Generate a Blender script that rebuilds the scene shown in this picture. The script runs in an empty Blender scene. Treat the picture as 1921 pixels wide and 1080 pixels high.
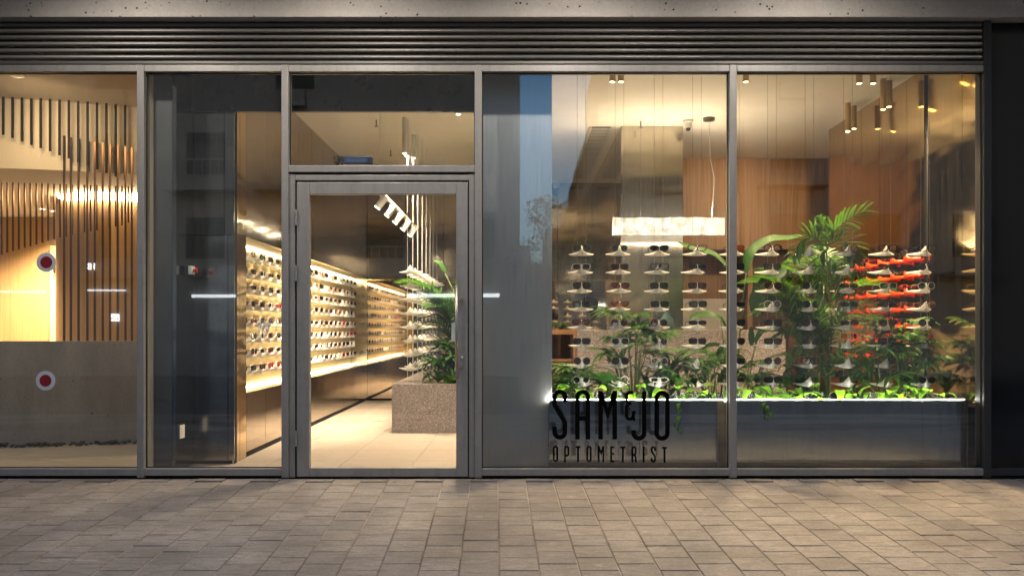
import bpy, math, random
from mathutils import Vector, Matrix
R = math.radians
random.seed(11)
sc = bpy.context.scene
COL = sc.collection

# ------------------------------------------------------------------ camera
CAM_H, DIST, FPX = 1.12, 6.2, 1550.0
VPX, VPY, IW, IH = 971.0, 617.0, 1921.0, 1080.0
cam = bpy.data.cameras.new("camera")
camo = bpy.data.objects.new("camera", cam); COL.objects.link(camo)
camo.location = (0, -DIST, CAM_H); camo.rotation_euler = (R(90), 0, 0)
cam.sensor_width = 36; cam.lens = FPX / IW * 36
cam.shift_x = -(VPX - IW / 2) / IW; cam.shift_y = (VPY - IH / 2) / IW
cam.clip_start = 0.05; cam.clip_end = 800
sc.camera = camo

# ------------------------------------------------------------------ dusk sky and exposure
SUN_EL, SUN_AZ = 7.0, 20.0
w = bpy.data.worlds.new("World"); sc.world = w; w.use_nodes = True
nt = w.node_tree; nt.nodes.clear()
sky = nt.nodes.new('ShaderNodeTexSky'); sky.sky_type = 'NISHITA'; sky.sun_disc = False
sky.sun_elevation = R(SUN_EL); sky.sun_rotation = R(SUN_AZ); sky.dust_density = 3.0; sky.air_density = .9; sky.ozone_density = 3.0
bg = nt.nodes.new('ShaderNodeBackground'); bg.inputs[1].default_value = 0.15
wo = nt.nodes.new('ShaderNodeOutputWorld')
nt.links.new(sky.outputs[0], bg.inputs[0]); nt.links.new(bg.outputs[0], wo.inputs[0])
sl = bpy.data.lights.new("sun", 'SUN'); sl.energy = 0.05; sl.angle = R(12); sl.color = (1, .8, .65)
so = bpy.data.objects.new("sun", sl); COL.objects.link(so)
so.rotation_euler = (R(90 - SUN_EL), 0, R(180 - SUN_AZ)); so.location = (0, 20, 30)
sc.view_settings.view_transform = 'Standard'; sc.view_settings.look = 'None'
sc.view_settings.exposure = 1.8; sc.view_settings.gamma = 1.0
sc.render.engine = 'CYCLES'
cy = sc.cycles
cy.use_denoising = True
cy.max_bounces = 10; cy.transparent_max_bounces = 24; cy.glossy_bounces = 6; cy.diffuse_bounces = 4
cy.sample_clamp_indirect = 4.0; cy.caustics_reflective = False; cy.caustics_refractive = False
cy.use_light_tree = True

# ------------------------------------------------------------------ helpers
def P(px, py, Y=0.0):
    s = (DIST + Y) / FPX
    return Vector(((px - VPX) * s, Y, CAM_H - (py - VPY) * s))
def PX(px, Y=0.0): return (px - VPX) * (DIST + Y) / FPX
def PZ(py, Y=0.0): return CAM_H - (py - VPY) * (DIST + Y) / FPX

class MB:
    def __init__(s): s.v = []; s.f = []; s.m = []
    def face(s, pts, mi=0):
        b = len(s.v); s.v += [tuple(p) for p in pts]; s.f.append(tuple(range(b, b + len(pts)))); s.m.append(mi)
    def box(s, x0, x1, y0, y1, z0, z1, mi=0):
        if x0 > x1: x0, x1 = x1, x0
        if y0 > y1: y0, y1 = y1, y0
        if z0 > z1: z0, z1 = z1, z0
        b = len(s.v)
        s.v += [(x0,y0,z0),(x1,y0,z0),(x1,y1,z0),(x0,y1,z0),(x0,y0,z1),(x1,y0,z1),(x1,y1,z1),(x0,y1,z1)]
        for q in ((0,3,2,1),(4,5,6,7),(0,1,5,4),(1,2,6,5),(2,3,7,6),(3,0,4,7)):
            s.f.append(tuple(b + i for i in q)); s.m.append(mi)
        return s
    def tube(s, pts, r, n=6, mi=0, cap=True):
        pts = [Vector(p) for p in pts]; b = len(s.v); k = len(pts)
        rr = r if isinstance(r, (list, tuple)) else [r] * k
        ref = Vector((0, 0, 1))
        if abs((pts[-1] - pts[0]).normalized().z) > .9: ref = Vector((1, 0, 0))
        for i, p in enumerate(pts):
            d = (pts[min(i + 1, k - 1)] - pts[max(i - 1, 0)]).normalized()
            a = d.cross(ref).normalized(); c = a.cross(d)
            for j in range(n):
                t = 2 * math.pi * j / n
                s.v.append(tuple(p + (a * math.cos(t) + c * math.sin(t)) * rr[i]))
        for i in range(k - 1):
            for j in range(n):
                s.f.append((b+i*n+j, b+i*n+(j+1)%n, b+(i+1)*n+(j+1)%n, b+(i+1)*n+j)); s.m.append(mi)
        if cap:
            s.f.append(tuple(b + j for j in range(n))[::-1]); s.m.append(mi)
            s.f.append(tuple(b + (k-1)*n + j for j in range(n))); s.m.append(mi)
        return s
    def lathe(s, prof, n=20, c=(0,0,0), mi=0):
        b = len(s.v); k = len(prof)
        for (r, z) in prof:
            for j in range(n):
                t = 2 * math.pi * j / n
                s.v.append((c[0] + r * math.cos(t), c[1] + r * math.sin(t), c[2] + z))
        for i in range(k - 1):
            for j in range(n):
                s.f.append((b+i*n+j, b+i*n+(j+1)%n, b+(i+1)*n+(j+1)%n, b+(i+1)*n+j)); s.m.append(mi)
        return s
    def prism_xz(s, poly, y0, y1, mi=0):
        n = len(poly); b = len(s.v)
        s.v += [(x, y0, z) for x, z in poly] + [(x, y1, z) for x, z in poly]
        s.f.append(tuple(range(b, b + n))); s.m.append(mi)
        s.f.append(tuple(range(b + 2*n - 1, b + n - 1, -1))); s.m.append(mi)
        for i in range(n):
            j = (i + 1) % n
            s.f.append((b+i, b+n+i, b+n+j, b+j)); s.m.append(mi)
        return s
    def mesh(s, name, mats, smooth=False):
        me = bpy.data.meshes.new(name); me.from_pydata(s.v, [], s.f)
        for m in (mats if isinstance(mats, (list, tuple)) else [mats]): me.materials.append(m)
        for p, mi in zip(me.polygons, s.m): p.material_index = mi
        if smooth: me.polygons.foreach_set("use_smooth", [True] * len(me.polygons))
        me.validate(); me.update()
        return me
    def build(s, name, mats, parent=None, smooth=False, bevel=0):
        o = bpy.data.objects.new(name, s.mesh(name, mats, smooth)); COL.objects.link(o)
        if parent is not None: setparent(o, parent)
        if bevel:
            md = o.modifiers.new("bevel", 'BEVEL'); md.width = bevel; md.segments = 2; md.limit_method = 'ANGLE'
        return o
def setparent(o, p):
    o.parent = p; o.matrix_parent_inverse = Matrix.Translation(p.location).inverted()
def tag(o, label=None, cat=None, group=None, kind=None):
    if label: o["label"] = label
    if cat: o["category"] = cat
    if group: o["group"] = group
    if kind: o["kind"] = kind
    return o
def empty(name, loc, label=None, cat=None, group=None, kind=None):
    o = bpy.data.objects.new(name, None); COL.objects.link(o); o.location = loc; o.empty_display_size = .1
    return tag(o, label, cat, group, kind)
def inst(name, me, loc=(0,0,0), rot=(0,0,0), scale=(1,1,1), parent=None, local=False):
    o = bpy.data.objects.new(name, me); COL.objects.link(o)
    o.location = loc; o.rotation_euler = rot; o.scale = scale
    if parent is not None:
        if local: o.parent = parent
        else: setparent(o, parent)
    return o
ORD = ["first","second","third","fourth","fifth","sixth","seventh","eighth","ninth","tenth","eleventh","twelfth","thirteenth",
       "fourteenth","fifteenth","sixteenth","seventeenth","eighteenth","nineteenth","twentieth","twenty-first","twenty-second"]
def rowname(i, n): return "top row" if i == 0 else ("bottom row" if i == n - 1 else ORD[i] + " row down")

# ------------------------------------------------------------------ materials
def mat(name):
    m = bpy.data.materials.new(name); m.use_nodes = True
    return m, m.node_tree, m.node_tree.nodes["Principled BSDF"]
def L(t, a, b): t.links.new(a, b)
def node(t, typ, **kw):
    n = t.nodes.new(typ)
    for k, v in kw.items(): setattr(n, k, v)
    return n
def coords(t, scale=(1,1,1), out='Object'):
    tc = node(t, 'ShaderNodeTexCoord'); mp = node(t, 'ShaderNodeMapping'); mp.inputs['Scale'].default_value = scale
    L(t, tc.outputs[out], mp.inputs[0]); return mp.outputs[0]
def geo_coords(t, scale=(1,1,1)):
    g = node(t, 'ShaderNodeNewGeometry'); mp = node(t, 'ShaderNodeMapping'); mp.inputs['Scale'].default_value = scale
    L(t, g.outputs['Position'], mp.inputs[0]); return mp.outputs[0]
def noise(t, vec, scale, detail=4, rough=.55, dist=0):
    n = node(t, 'ShaderNodeTexNoise'); n.inputs['Scale'].default_value = scale; n.inputs['Detail'].default_value = detail
    n.inputs['Roughness'].default_value = rough; n.inputs['Distortion'].default_value = dist
    L(t, vec, n.inputs['Vector']); return n.outputs[0]
def ramp(t, fac, stops):
    r = node(t, 'ShaderNodeValToRGB'); e = r.color_ramp.elements
    while len(e) > 1: e.remove(e[-1])
    e[0].position = stops[0][0]; e[0].color = (*stops[0][1], 1)
    for p, c in stops[1:]:
        x = e.new(p); x.color = (*c, 1)
    L(t, fac, r.inputs[0]); return r.outputs[0]
def mixc(t, fac, a, b, mode='MIX'):
    n = node(t, 'ShaderNodeMix', data_type='RGBA', blend_type=mode)
    for s_, v in ((n.inputs[0], fac), (n.inputs[6], a), (n.inputs[7], b)):
        if isinstance(v, bpy.types.NodeSocket): L(t, v, s_)
        elif isinstance(v, (int, float)): s_.default_value = v
        else: s_.default_value = (*v, 1)
    return n.outputs[2]
def bump(t, h, bs, strength=.3, dist=.01, prev=None):
    b = node(t, 'ShaderNodeBump'); b.inputs['Strength'].default_value = strength; b.inputs['Distance'].default_value = dist
    L(t, h, b.inputs['Height'])
    if prev: L(t, prev, b.inputs['Normal'])
    L(t, b.outputs[0], bs.inputs['Normal']); return b.outputs[0]
def plain(name, col, rough=.5, metal=0, spec=.5, var=.0, emis=None, es=0):
    m, t, b = mat(name)
    b.inputs['Base Color'].default_value = (*col, 1); b.inputs['Roughness'].default_value = rough
    b.inputs['Metallic'].default_value = metal; b.inputs['Specular IOR Level'].default_value = spec
    if var:
        n = noise(t, geo_coords(t), 6, 6)
        c = ramp(t, n, [(.3, tuple(x * (1 - var) for x in col)), (.7, tuple(min(1, x * (1 + var)) for x in col))])
        L(t, c, b.inputs['Base Color'])
        r = ramp(t, n, [(.3, (max(0, rough - .08),) * 3), (.7, (min(1, rough + .08),) * 3)]); L(t, r, b.inputs['Roughness'])
    if emis: b.inputs['Emission Color'].default_value = (*emis, 1); b.inputs['Emission Strength'].default_value = es
    return m
def steel(name, col, rough=.2, wave=.25, brush=.05, ws=(1.1, 1.1, 2.6)):
    """sheet steel: vertical brushing, slightly buckled so that reflections run in waves"""
    m, t, b = mat(name)
    b.inputs['Metallic'].default_value = 1
    n1 = noise(t, geo_coords(t, (90, 90, 1.2)), 2.0, 3)
    c = ramp(t, n1, [(.3, tuple(x * .88 for x in col)), (.7, tuple(min(1, x * 1.1) for x in col))]); L(t, c, b.inputs['Base Color'])
    r = ramp(t, n1, [(.25, (rough * .75,) * 3), (.75, (rough * 1.25,) * 3)]); L(t, r, b.inputs['Roughness'])
    n2 = noise(t, geo_coords(t, ws), 1.6, 1, .4)
    p = bump(t, n2, b, wave, .05)
    bump(t, n1, b, brush, .0015, p)
    return m
def emit(name, col, strength):
    m, t, b = mat(name); t.nodes.remove(b)
    e = node(t, 'ShaderNodeEmission'); e.inputs[0].default_value = (*col, 1); e.inputs[1].default_value = strength
    L(t, e.outputs[0], t.nodes['Material Output'].inputs[0]); return m
def glass(name, r0=.055, tint=(.97, .985, .98), smear=.0):
    """thin sheet glass: see-through plus a mirror reflection that grows towards grazing angles"""
    m, t, b = mat(name); t.nodes.remove(b)
    lw = node(t, 'ShaderNodeLayerWeight'); lw.inputs[0].default_value = .5
    pw = node(t, 'ShaderNodeMath', operation='POWER'); L(t, lw.outputs['Facing'], pw.inputs[0]); pw.inputs[1].default_value = 5
    ma = node(t, 'ShaderNodeMath', operation='MULTIPLY_ADD'); L(t, pw.outputs[0], ma.inputs[0]); ma.inputs[1].default_value = 1 - r0; ma.inputs[2].default_value = r0
    tr = node(t, 'ShaderNodeBsdfTransparent'); tr.inputs[0].default_value = (*tint, 1)
    gl = node(t, 'ShaderNodeBsdfGlossy'); gl.inputs['Roughness'].default_value = .012
    n = noise(t, geo_coords(t, (.7, .7, .5)), 1.2, 1)
    bp = node(t, 'ShaderNodeBump'); bp.inputs['Strength'].default_value = .05; bp.inputs['Distance'].default_value = .02
    L(t, n, bp.inputs['Height']); L(t, bp.outputs[0], gl.inputs['Normal'])
    mx = node(t, 'ShaderNodeMixShader'); L(t, ma.outputs[0], mx.inputs[0]); L(t, tr.outputs[0], mx.inputs[1]); L(t, gl.outputs[0], mx.inputs[2])
    last = mx.outputs[0]
    if smear:
        s1 = noise(t, geo_coords(t, (26, 26, .5)), 1.6, 5, .6); s2 = noise(t, geo_coords(t, (1, 1, 1)), 1.1, 2)
        f = ramp(t, s1, [(.5, (0, 0, 0)), (.85, (smear,) * 3)]); f2 = ramp(t, s2, [(.35, (0, 0, 0)), (.65, (1, 1, 1))])
        mm = mixc(t, 1.0, f, f2, 'MULTIPLY')
        df = node(t, 'ShaderNodeBsdfTranslucent'); df.inputs[0].default_value = (.8, .8, .78, 1)
        m2 = node(t, 'ShaderNodeMixShader'); L(t, mm, m2.inputs[0]); L(t, last, m2.inputs[1]); L(t, df.outputs[0], m2.inputs[2]); last = m2.outputs[0]
    L(t, last, t.nodes['Material Output'].inputs[0]); return m

def paver_mat():
    m, t, b = mat("concrete_paver")
    oi = node(t, 'ShaderNodeObjectInfo'); g = geo_coords(t)
    n1 = noise(t, g, 1.7, 7, .65); n2 = noise(t, g, 60, 4, .7); n3 = noise(t, geo_coords(t, (1, 3, 1)), 9, 5, .65, .6)
    c = ramp(t, n1, [(.28, (.125, .110, .098)), (.5, (.205, .184, .166)), (.72, (.275, .25, .228))])
    v = ramp(t, oi.outputs['Random'], [(0, (.86, .85, .85)), (.5, (.97, .96, .95)), (1, (1.08, 1.06, 1.04))])
    c = mixc(t, 1.0, c, v, 'MULTIPLY')
    c = mixc(t, .55, c, ramp(t, n2, [(.3, (.5, .5, .5)), (.7, (1.25, 1.25, 1.25))]), 'MULTIPLY')
    st = ramp(t, n3, [(.49, (0, 0, 0)), (.62, (1, 1, 1))]); c = mixc(t, mixc(t, 1, st, (.55, .55, .55), 'MULTIPLY'), c, (.11, .088, .07))
    sc_ = ramp(t, noise(t, geo_coords(t, (.6, 2, 1)), 4, 8, .75, 1.2), [(.60, (0, 0, 0)), (.72, (.55, .55, .55))]); c = mixc(t, sc_, c, (.42, .40, .37))
    L(t, c, b.inputs['Base Color'])
    b.inputs['Roughness'].default_value = .62; b.inputs['Specular IOR Level'].default_value = .35
    p = bump(t, n2, b, .35, .002); bump(t, n1, b, .25, .006, p)
    return m
def concrete(name, c0, c1, pits=True, pitscale=26, vert=False):
    m, t, b = mat(name); g = geo_coords(t)
    n1 = noise(t, geo_coords(t, (2, 2, .6)) if vert else g, 1.5, 6, .6); n2 = noise(t, g, 45, 5, .65)
    c = ramp(t, n1, [(.3, c0), (.7, c1)])
    c = mixc(t, .35, c, ramp(t, n2, [(.3, (.6, .6, .6)), (.7, (1.15, 1.15, 1.15))]), 'MULTIPLY')
    if pits:
        vo = node(t, 'ShaderNodeTexVoronoi'); vo.inputs['Scale'].default_value = pitscale; L(t, g, vo.inputs['Vector'])
        th = ramp(t, vo.outputs['Distance'], [(.15, (1, 1, 1)), (.23, (0, 0, 0))])
        sel = ramp(t, noise(t, g, 9, 3), [(.53 + .1 * vert, (0, 0, 0)), (.58 + .1 * vert, (1, 1, 1))])
        pit = mixc(t, 1, th, sel, 'MULTIPLY'); c = mixc(t, pit, c, (.015, .014, .013))
        bump(t, pit, b, -.6, .01)
    else: bump(t, n2, b, .2, .003)
    L(t, c, b.inputs['Base Color']); b.inputs['Roughness'].default_value = .8
    return m
def terrazzo():
    m, t, b = mat("terrazzo"); g = geo_coords(t)
    vo = node(t, 'ShaderNodeTexVoronoi'); vo.inputs['Scale'].default_value = 140; L(t, g, vo.inputs['Vector'])
    c = ramp(t, vo.outputs['Color'], [(.15, (.085, .073, .069)), (.4, (.18, .155, .146)), (.62, (.25, .215, .20)), (.85, (.48, .42, .40))])
    vo2 = node(t, 'ShaderNodeTexVoronoi', feature='DISTANCE_TO_EDGE'); vo2.inputs['Scale'].default_value = 140; L(t, g, vo2.inputs['Vector'])
    e = ramp(t, vo2.outputs['Distance'], [(.03, (1, 1, 1)), (.09, (0, 0, 0))]); c = mixc(t, e, c, (.16, .137, .128))
    L(t, c, b.inputs['Base Color']); b.inputs['Roughness'].default_value = .35; return m
def wood(name, c0, c1, rough=.45, rnd=.12):
    m, t, b = mat(name); oi = node(t, 'ShaderNodeObjectInfo')
    tc = node(t, 'ShaderNodeNewGeometry'); ad = node(t, 'ShaderNodeVectorMath', operation='ADD')
    cb = node(t, 'ShaderNodeCombineXYZ'); mu = node(t, 'ShaderNodeMath', operation='MULTIPLY'); L(t, oi.outputs['Random'], mu.inputs[0]); mu.inputs[1].default_value = 37
    L(t, mu.outputs[0], cb.inputs[2]); L(t, tc.outputs['Position'], ad.inputs[0]); L(t, cb.outputs[0], ad.inputs[1])
    mp = node(t, 'ShaderNodeMapping'); mp.inputs['Scale'].default_value = (22, 22, .55); L(t, ad.outputs[0], mp.inputs[0])
    n1 = noise(t, mp.outputs[0], 1.4, 7, .62, .8)
    mp2 = node(t, 'ShaderNodeMapping'); mp2.inputs['Scale'].default_value = (150, 150, 2.5); L(t, ad.outputs[0], mp2.inputs[0])
    n2 = noise(t, mp2.outputs[0], 1.5, 3)
    c = ramp(t, n1, [(.28, c0), (.5, tuple((a + d) / 2 for a, d in zip(c0, c1))), (.72, c1)])
    c = mixc(t, .3, c, ramp(t, n2, [(.35, (.65, .6, .55)), (.6, (1.05, 1.05, 1.05))]), 'MULTIPLY')
    v = ramp(t, oi.outputs['Random'], [(0, (1 - rnd,) * 3), (1, (1 + rnd,) * 3)]); c = mixc(t, 1, c, v, 'MULTIPLY')
    L(t, c, b.inputs['Base Color']); b.inputs['Roughness'].default_value = rough; bump(t, n2, b, .1, .002); return m
def leafmat(name, dark, light, trans=.35):
    m, t, b = mat(name); oi = node(t, 'ShaderNodeObjectInfo')
    n = noise(t, geo_coords(t), 14, 4); f = mixc(t, .5, oi.outputs['Random'], n)
    c = ramp(t, f, [(.25, dark), (.75, light)]); L(t, c, b.inputs['Base Color'])
    b.inputs['Roughness'].default_value = .48; b.inputs['Specular IOR Level'].default_value = .25
    tl = node(t, 'ShaderNodeBsdfTranslucent'); L(t, mixc(t, .6, c, (light[0]*1.5, light[1]*1.5, light[2]*.8)), tl.inputs[0])
    mx = node(t, 'ShaderNodeMixShader'); mx.inputs[0].default_value = trans
    L(t, b.outputs[0], mx.inputs[1]); L(t, tl.outputs[0], mx.inputs[2]); L(t, mx.outputs[0], t.nodes['Material Output'].inputs[0]); return m
def acrylic(name, col, trans=.5, rough=.25):
    m, t, b = mat(name); b.inputs['Base Color'].default_value = (*col, 1); b.inputs['Roughness'].default_value = rough
    tl = node(t, 'ShaderNodeBsdfTranslucent'); tl.inputs[0].default_value = (*col, 1)
    n = noise(t, coords(t), 40, 3); bump(t, n, b, .15, .003)
    mx = node(t, 'ShaderNodeMixShader'); mx.inputs[0].default_value = trans
    L(t, b.outputs[0], mx.inputs[1]); L(t, tl.outputs[0], mx.inputs[2]); L(t, mx.outputs[0], t.nodes['Material Output'].inputs[0]); return m

WARM = (1.0, .77, .52); WARM2 = (1.0, .80, .56)
M = {}
M['paver'] = paver_mat()
def joint_mat():
    m, t, b = mat("joint_sand"); g = geo_coords(t)
    n1 = noise(t, geo_coords(t, (.55, .9, 1)), 1.1, 3); n2 = noise(t, g, 70, 4, .7)
    c = ramp(t, n1, [(.38, (.10, .078, .058)), (.5, (.24, .195, .155)), (.60, (.40, .35, .29))])
    c = mixc(t, .6, c, ramp(t, n2, [(.3, (.45, .42, .4)), (.7, (1.2, 1.2, 1.2))]), 'MULTIPLY'); L(t, c, b.inputs['Base Color']); b.inputs['Roughness'].default_value = .95
    bump(t, n2, b, .5, .003); return m
M['joint'] = joint_mat()
M['beam'] = concrete("beam_concrete", (.38, .36, .335), (.50, .475, .445), True, 24)
def frame_mat():
    m, t, b = mat("grey_aluminium"); n1 = noise(t, geo_coords(t, (14, 14, .7)), 1.5, 6, .65); n2 = noise(t, geo_coords(t), 7, 6, .7)
    c = ramp(t, n1, [(.3, (.225, .218, .208)), (.5, (.265, .258, .248)), (.8, (.285, .278, .268))])
    c = mixc(t, .5, c, ramp(t, n2, [(.3, (.72, .70, .67)), (.55, (1.02, 1.02, 1.02))]), 'MULTIPLY'); L(t, c, b.inputs['Base Color'])
    L(t, ramp(t, n2, [(.3, (.55,) * 3), (.7, (.34,) * 3)]), b.inputs['Roughness']); b.inputs['Metallic'].default_value = .3; return m
M['frame'] = frame_mat()
M['frame_dark'] = plain("dark_aluminium", (.035, .036, .038), .4, .3)
M['louver'] = plain("louver_metal", (.13, .126, .12), .45, .45)
M['black'] = plain("black_void", (.006, .006, .007), .8, 0, .2)
M['blackpaint'] = plain("black_vinyl", (.002, .002, .002), .8, 0, .05)
M['rubber'] = plain("gasket_rubber", (.01, .01, .01), .6)
M['glass'] = glass("sheet_glass", .085, smear=0)
M['glass_smear'] = glass("smeared_sheet_glass", .085, smear=.016)
M['steel_bronze'] = steel("bronze_steel", (.42, .355, .28), .13, .07, .03)
M['steel_cab'] = steel("cabinet_steel", (.30, .30, .30), .17, .22)
M['steel_col'] = steel("column_steel", (.55, .50, .42), .18, .18, .03)
M['steel_panel'] = steel("matt_steel", (.34, .355, .375), .48, .03, .008)
M['steel_planter'] = steel("planter_steel", (.48, .49, .50), .12, .30, .03, (5.5, 1, .35))
M['steel_gold'] = steel("gold_steel", (.60, .45, .23), .11, .26, .03)
M['mirror'] = steel("mirror_steel", (.66, .57, .46), .03, .012, .01)
M['brass'] = plain("brass_sheet", (.50, .40, .19), .38, .6, .5, .06)
M['brass_can'] = plain("brass_lacquer", (.50, .36, .15), .35, .7)
M['ceil'] = plain("ceiling_paint", (.84, .79, .70), .85, var=.03)
M['whitewall'] = plain("white_paint", (.75, .72, .68), .7, var=.04)
M['floor'] = plain("floor_tile", (.305, .258, .218), .42, 0, .4, .06)
M['grout'] = plain("floor_grout", (.30, .26, .22), .85)
M['terrazzo'] = terrazzo()
M['wood'] = wood("oak_veneer", (.25, .118, .046), (.43, .235, .10))
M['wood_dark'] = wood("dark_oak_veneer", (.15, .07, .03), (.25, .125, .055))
M['wood_lobby'] = wood("lobby_oak", (.36, .225, .105), (.50, .33, .17), .5, .06)
M['slat'] = plain("bronze_slat", (.13, .062, .026), .28, .75)
M['slat_dark'] = plain("dark_slat", (.010, .005, .003), .6, 0, .2)
M['acrylic'] = acrylic("frosted_acrylic", (.74, .72, .68), .42)
M['orange'] = acrylic("orange_acrylic", (.85, .10, .015), .45, .25)
M['white_metal'] = plain("white_powdercoat", (.72, .70, .66), .45)
M['white_plastic'] = plain("white_plastic", (.70, .69, .66), .4)
M['wire'] = plain("steel_wire", (.25, .23, .20), .35, .9)
M['bulk'] = plain("dark_bulkhead", (.018, .026, .042), .3, 0, .5, .15)
M['led'] = emit("led_strip", (1.0, .82, .52), 9.0)
M['led_white'] = emit("led_strip_neutral", (1.0, .93, .80), 22.0)
M['lamp'] = emit("lamp_lens", (1.0, .86, .62), 30.0)
M['soil'] = plain("potting_soil", (.03, .022, .015), .95, var=.4)
M['pebble'] = plain("black_pebble", (.012, .012, .012), .5)
M['lobby_conc'] = concrete("lobby_concrete", (.23, .205, .18), (.34, .315, .285), True, 19, True)
M['lobby_ceil'] = plain("lobby_ceiling", (.62, .52, .38), .8)
M['cream'] = plain("cream_door", (.68, .58, .36), .5)
M['leaf'] = leafmat("palm_leaf", (.016, .058, .008), (.055, .145, .02), .38)
M['leaf_dark'] = leafmat("dark_leaf", (.008, .034, .010), (.024, .078, .020), .18)
M['leaf_big'] = leafmat("banana_leaf", (.016, .060, .008), (.042, .125, .016), .30)
M['leaf_light'] = leafmat("pothos_leaf", (.055, .16, .012), (.15, .31, .03), .40)
M['stem'] = plain("plant_stem", (.07, .10, .025), .55, var=.2)
M['stone_vase'] = plain("teal_glaze", (.10, .20, .20), .25)
M['asphalt'] = plain("asphalt", (.045, .045, .047), .9, var=.2)
M['facade'] = plain("opposite_render", (.12, .13, .15), .9, var=.15)
M['win'] = plain("window_glass_dark", (.02, .025, .03), .6, 0, .2)
M['red'] = plain("red_plastic", (.55, .02, .02), .35)

# ------------------------------------------------------------------ ground, pavement
SLOPE = 0.05
def gz(y): return SLOPE * y if y < 0 else 0.0
mb = MB()
for (y0, y1) in ((-9, .12),):
    mb.face([(-40, y0, gz(y0) - .0055), (40, y0, gz(y0) - .0055), (40, 0, -.0055), (-40, 0, -.0055)])
    mb.face([(-40, 0, -.0055), (40, 0, -.0055), (40, .3, -.0055), (-40, .3, -.0055)])
pav = mb.build("pavement", M['joint']); tag(pav, kind="structure", label="grey concrete paver pavement sloping away from the shopfront")
mb = MB(); mb.face([(-200, -9, -.60), (200, -9, -.60), (200, -9, gz(-9)-.0055), (-200, -9, gz(-9)-.0055)])
mb.face([(-200, -260, -.60), (200, -260, -.60), (200, -9, -.60), (-200, -9, -.60)])
road = mb.build("road", M['asphalt']); tag(road, kind="structure", label="dark asphalt road behind the viewer")
PW, PD = .2035, .2
LEAN = -41 / 1550
def paver_mesh(i):
    rr = random.Random(i); mb = MB()
    g = .0034; hx, hy, bz = PW / 2 - g, PD / 2 - g, .0035
    def pt(x, y, z): return (x + LEAN * y + rr.uniform(-.0012, .0012), y + rr.uniform(-.0012, .0012), z + SLOPE * y + rr.uniform(-.0008, .0008))
    lo = [pt(sx * hx, sy * hy, -.04) for sx, sy in ((-1,-1),(1,-1),(1,1),(-1,1))]
    md = [pt(sx * hx, sy * hy, -bz) for sx, sy in ((-1,-1),(1,-1),(1,1),(-1,1))]
    hi = [pt(sx * (hx - .0035), sy * (hy - .003), 0) for sx, sy in ((-1,-1),(1,-1),(1,1),(-1,1))]
    b = 0; mb.v = lo + md + hi
    for q in range(4):
        k = (q + 1) % 4; mb.f += [(q, k, 4 + k, 4 + q), (4 + q, 4 + k, 8 + k, 8 + q)]; mb.m += [0, 0]
    mb.f.append((8, 9, 10, 11)); mb.m.append(0)
    return mb.mesh("paver", M['paver'])
PM = [paver_mesh(i) for i in range(8)]
cells = []
for c in range(-40, 41):
    for r in range(0, 24):
        yc = -.115 - r * PD + (PD / 2 if c % 2 else 0)
        xc = c * PW - .045 + LEAN * yc + .0
        if yc > -.09: continue
        d = DIST + yc
        px = VPX + FPX * xc / d; py = VPY + FPX * (CAM_H - gz(yc)) / d
        seen = -60 < px < 1980 and py < 1105
        cells.append((seen, py if seen else -abs(px - 960) - yc * -500, xc, yc))
vis = sorted([c for c in cells if c[0]], key=lambda c: -c[1])
rest = [c for c in cells if not c[0]]
parts, over = vis[:330], vis[330:]
rp = random.Random(4)
for _, _, x, y in parts:
    inst("paver", rp.choice(PM), (x, y, gz(y) + rp.uniform(-.0012, .0012)), (rp.uniform(-.004, .004), rp.uniform(-.004, .004), rp.uniform(-.009, .009)), parent=pav)
mb = MB()
for _, _, x, y in over + [c for c in rest if abs(c[2]) < 8]:
    src = rp.choice(PM); dz = gz(y) + rp.uniform(-.0012, .0012); b = len(mb.v)
    mb.v += [(v.co.x + x, v.co.y + y, v.co.z + dz) for v in src.vertices]
    for p in src.polygons: mb.f.append(tuple(b + i for i in p.vertices)); mb.m.append(0)
o = mb.build("paving_field", M['paver'], pav); tag(o, kind="stuff")
# cut stones of the closing course along the shopfront
cutm = None
mb = MB(); mb.box(-PW/2 + .004, PW/2 - .004, -.043, .043, -.03, 0); cutm = mb.mesh("paver", M['paver'])
for c in range(-22, 21):
    if c % 2 == 0: continue
    y = -.062; inst("paver", cutm, (c * PW - .045 + LEAN * y, y, rp.uniform(-.003, .004)), (.0, rp.uniform(-.006, .006), rp.uniform(-.01, .01)), parent=pav)

mb = MB(); rl = random.Random(77)
for k in range(260):
    x = rl.uniform(-4.2, 4.2); y = -.012 - abs(rl.gauss(0, .05)) if k < 190 else rl.uniform(-2.2, -.05); a = rl.uniform(0, 6.28); q = rl.uniform(.004, .013); z = gz(y) + .003
    if k >= 190: q *= .6
    c_, s_ = math.cos(a) * q, math.sin(a) * q
    mb.face([(x - c_, y - s_, z), (x + s_ * .5, y - c_ * .5, z + q * .3), (x + c_, y + s_, z + .001), (x - s_ * .5, y + c_ * .5, z + q * .25)])
tag(mb.build("litter", plain("dry_leaf_bits", (.12, .075, .04), .9, var=.5)), "dry leaf crumbs gathered along the foot of the shopfront", kind="stuff")

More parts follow.
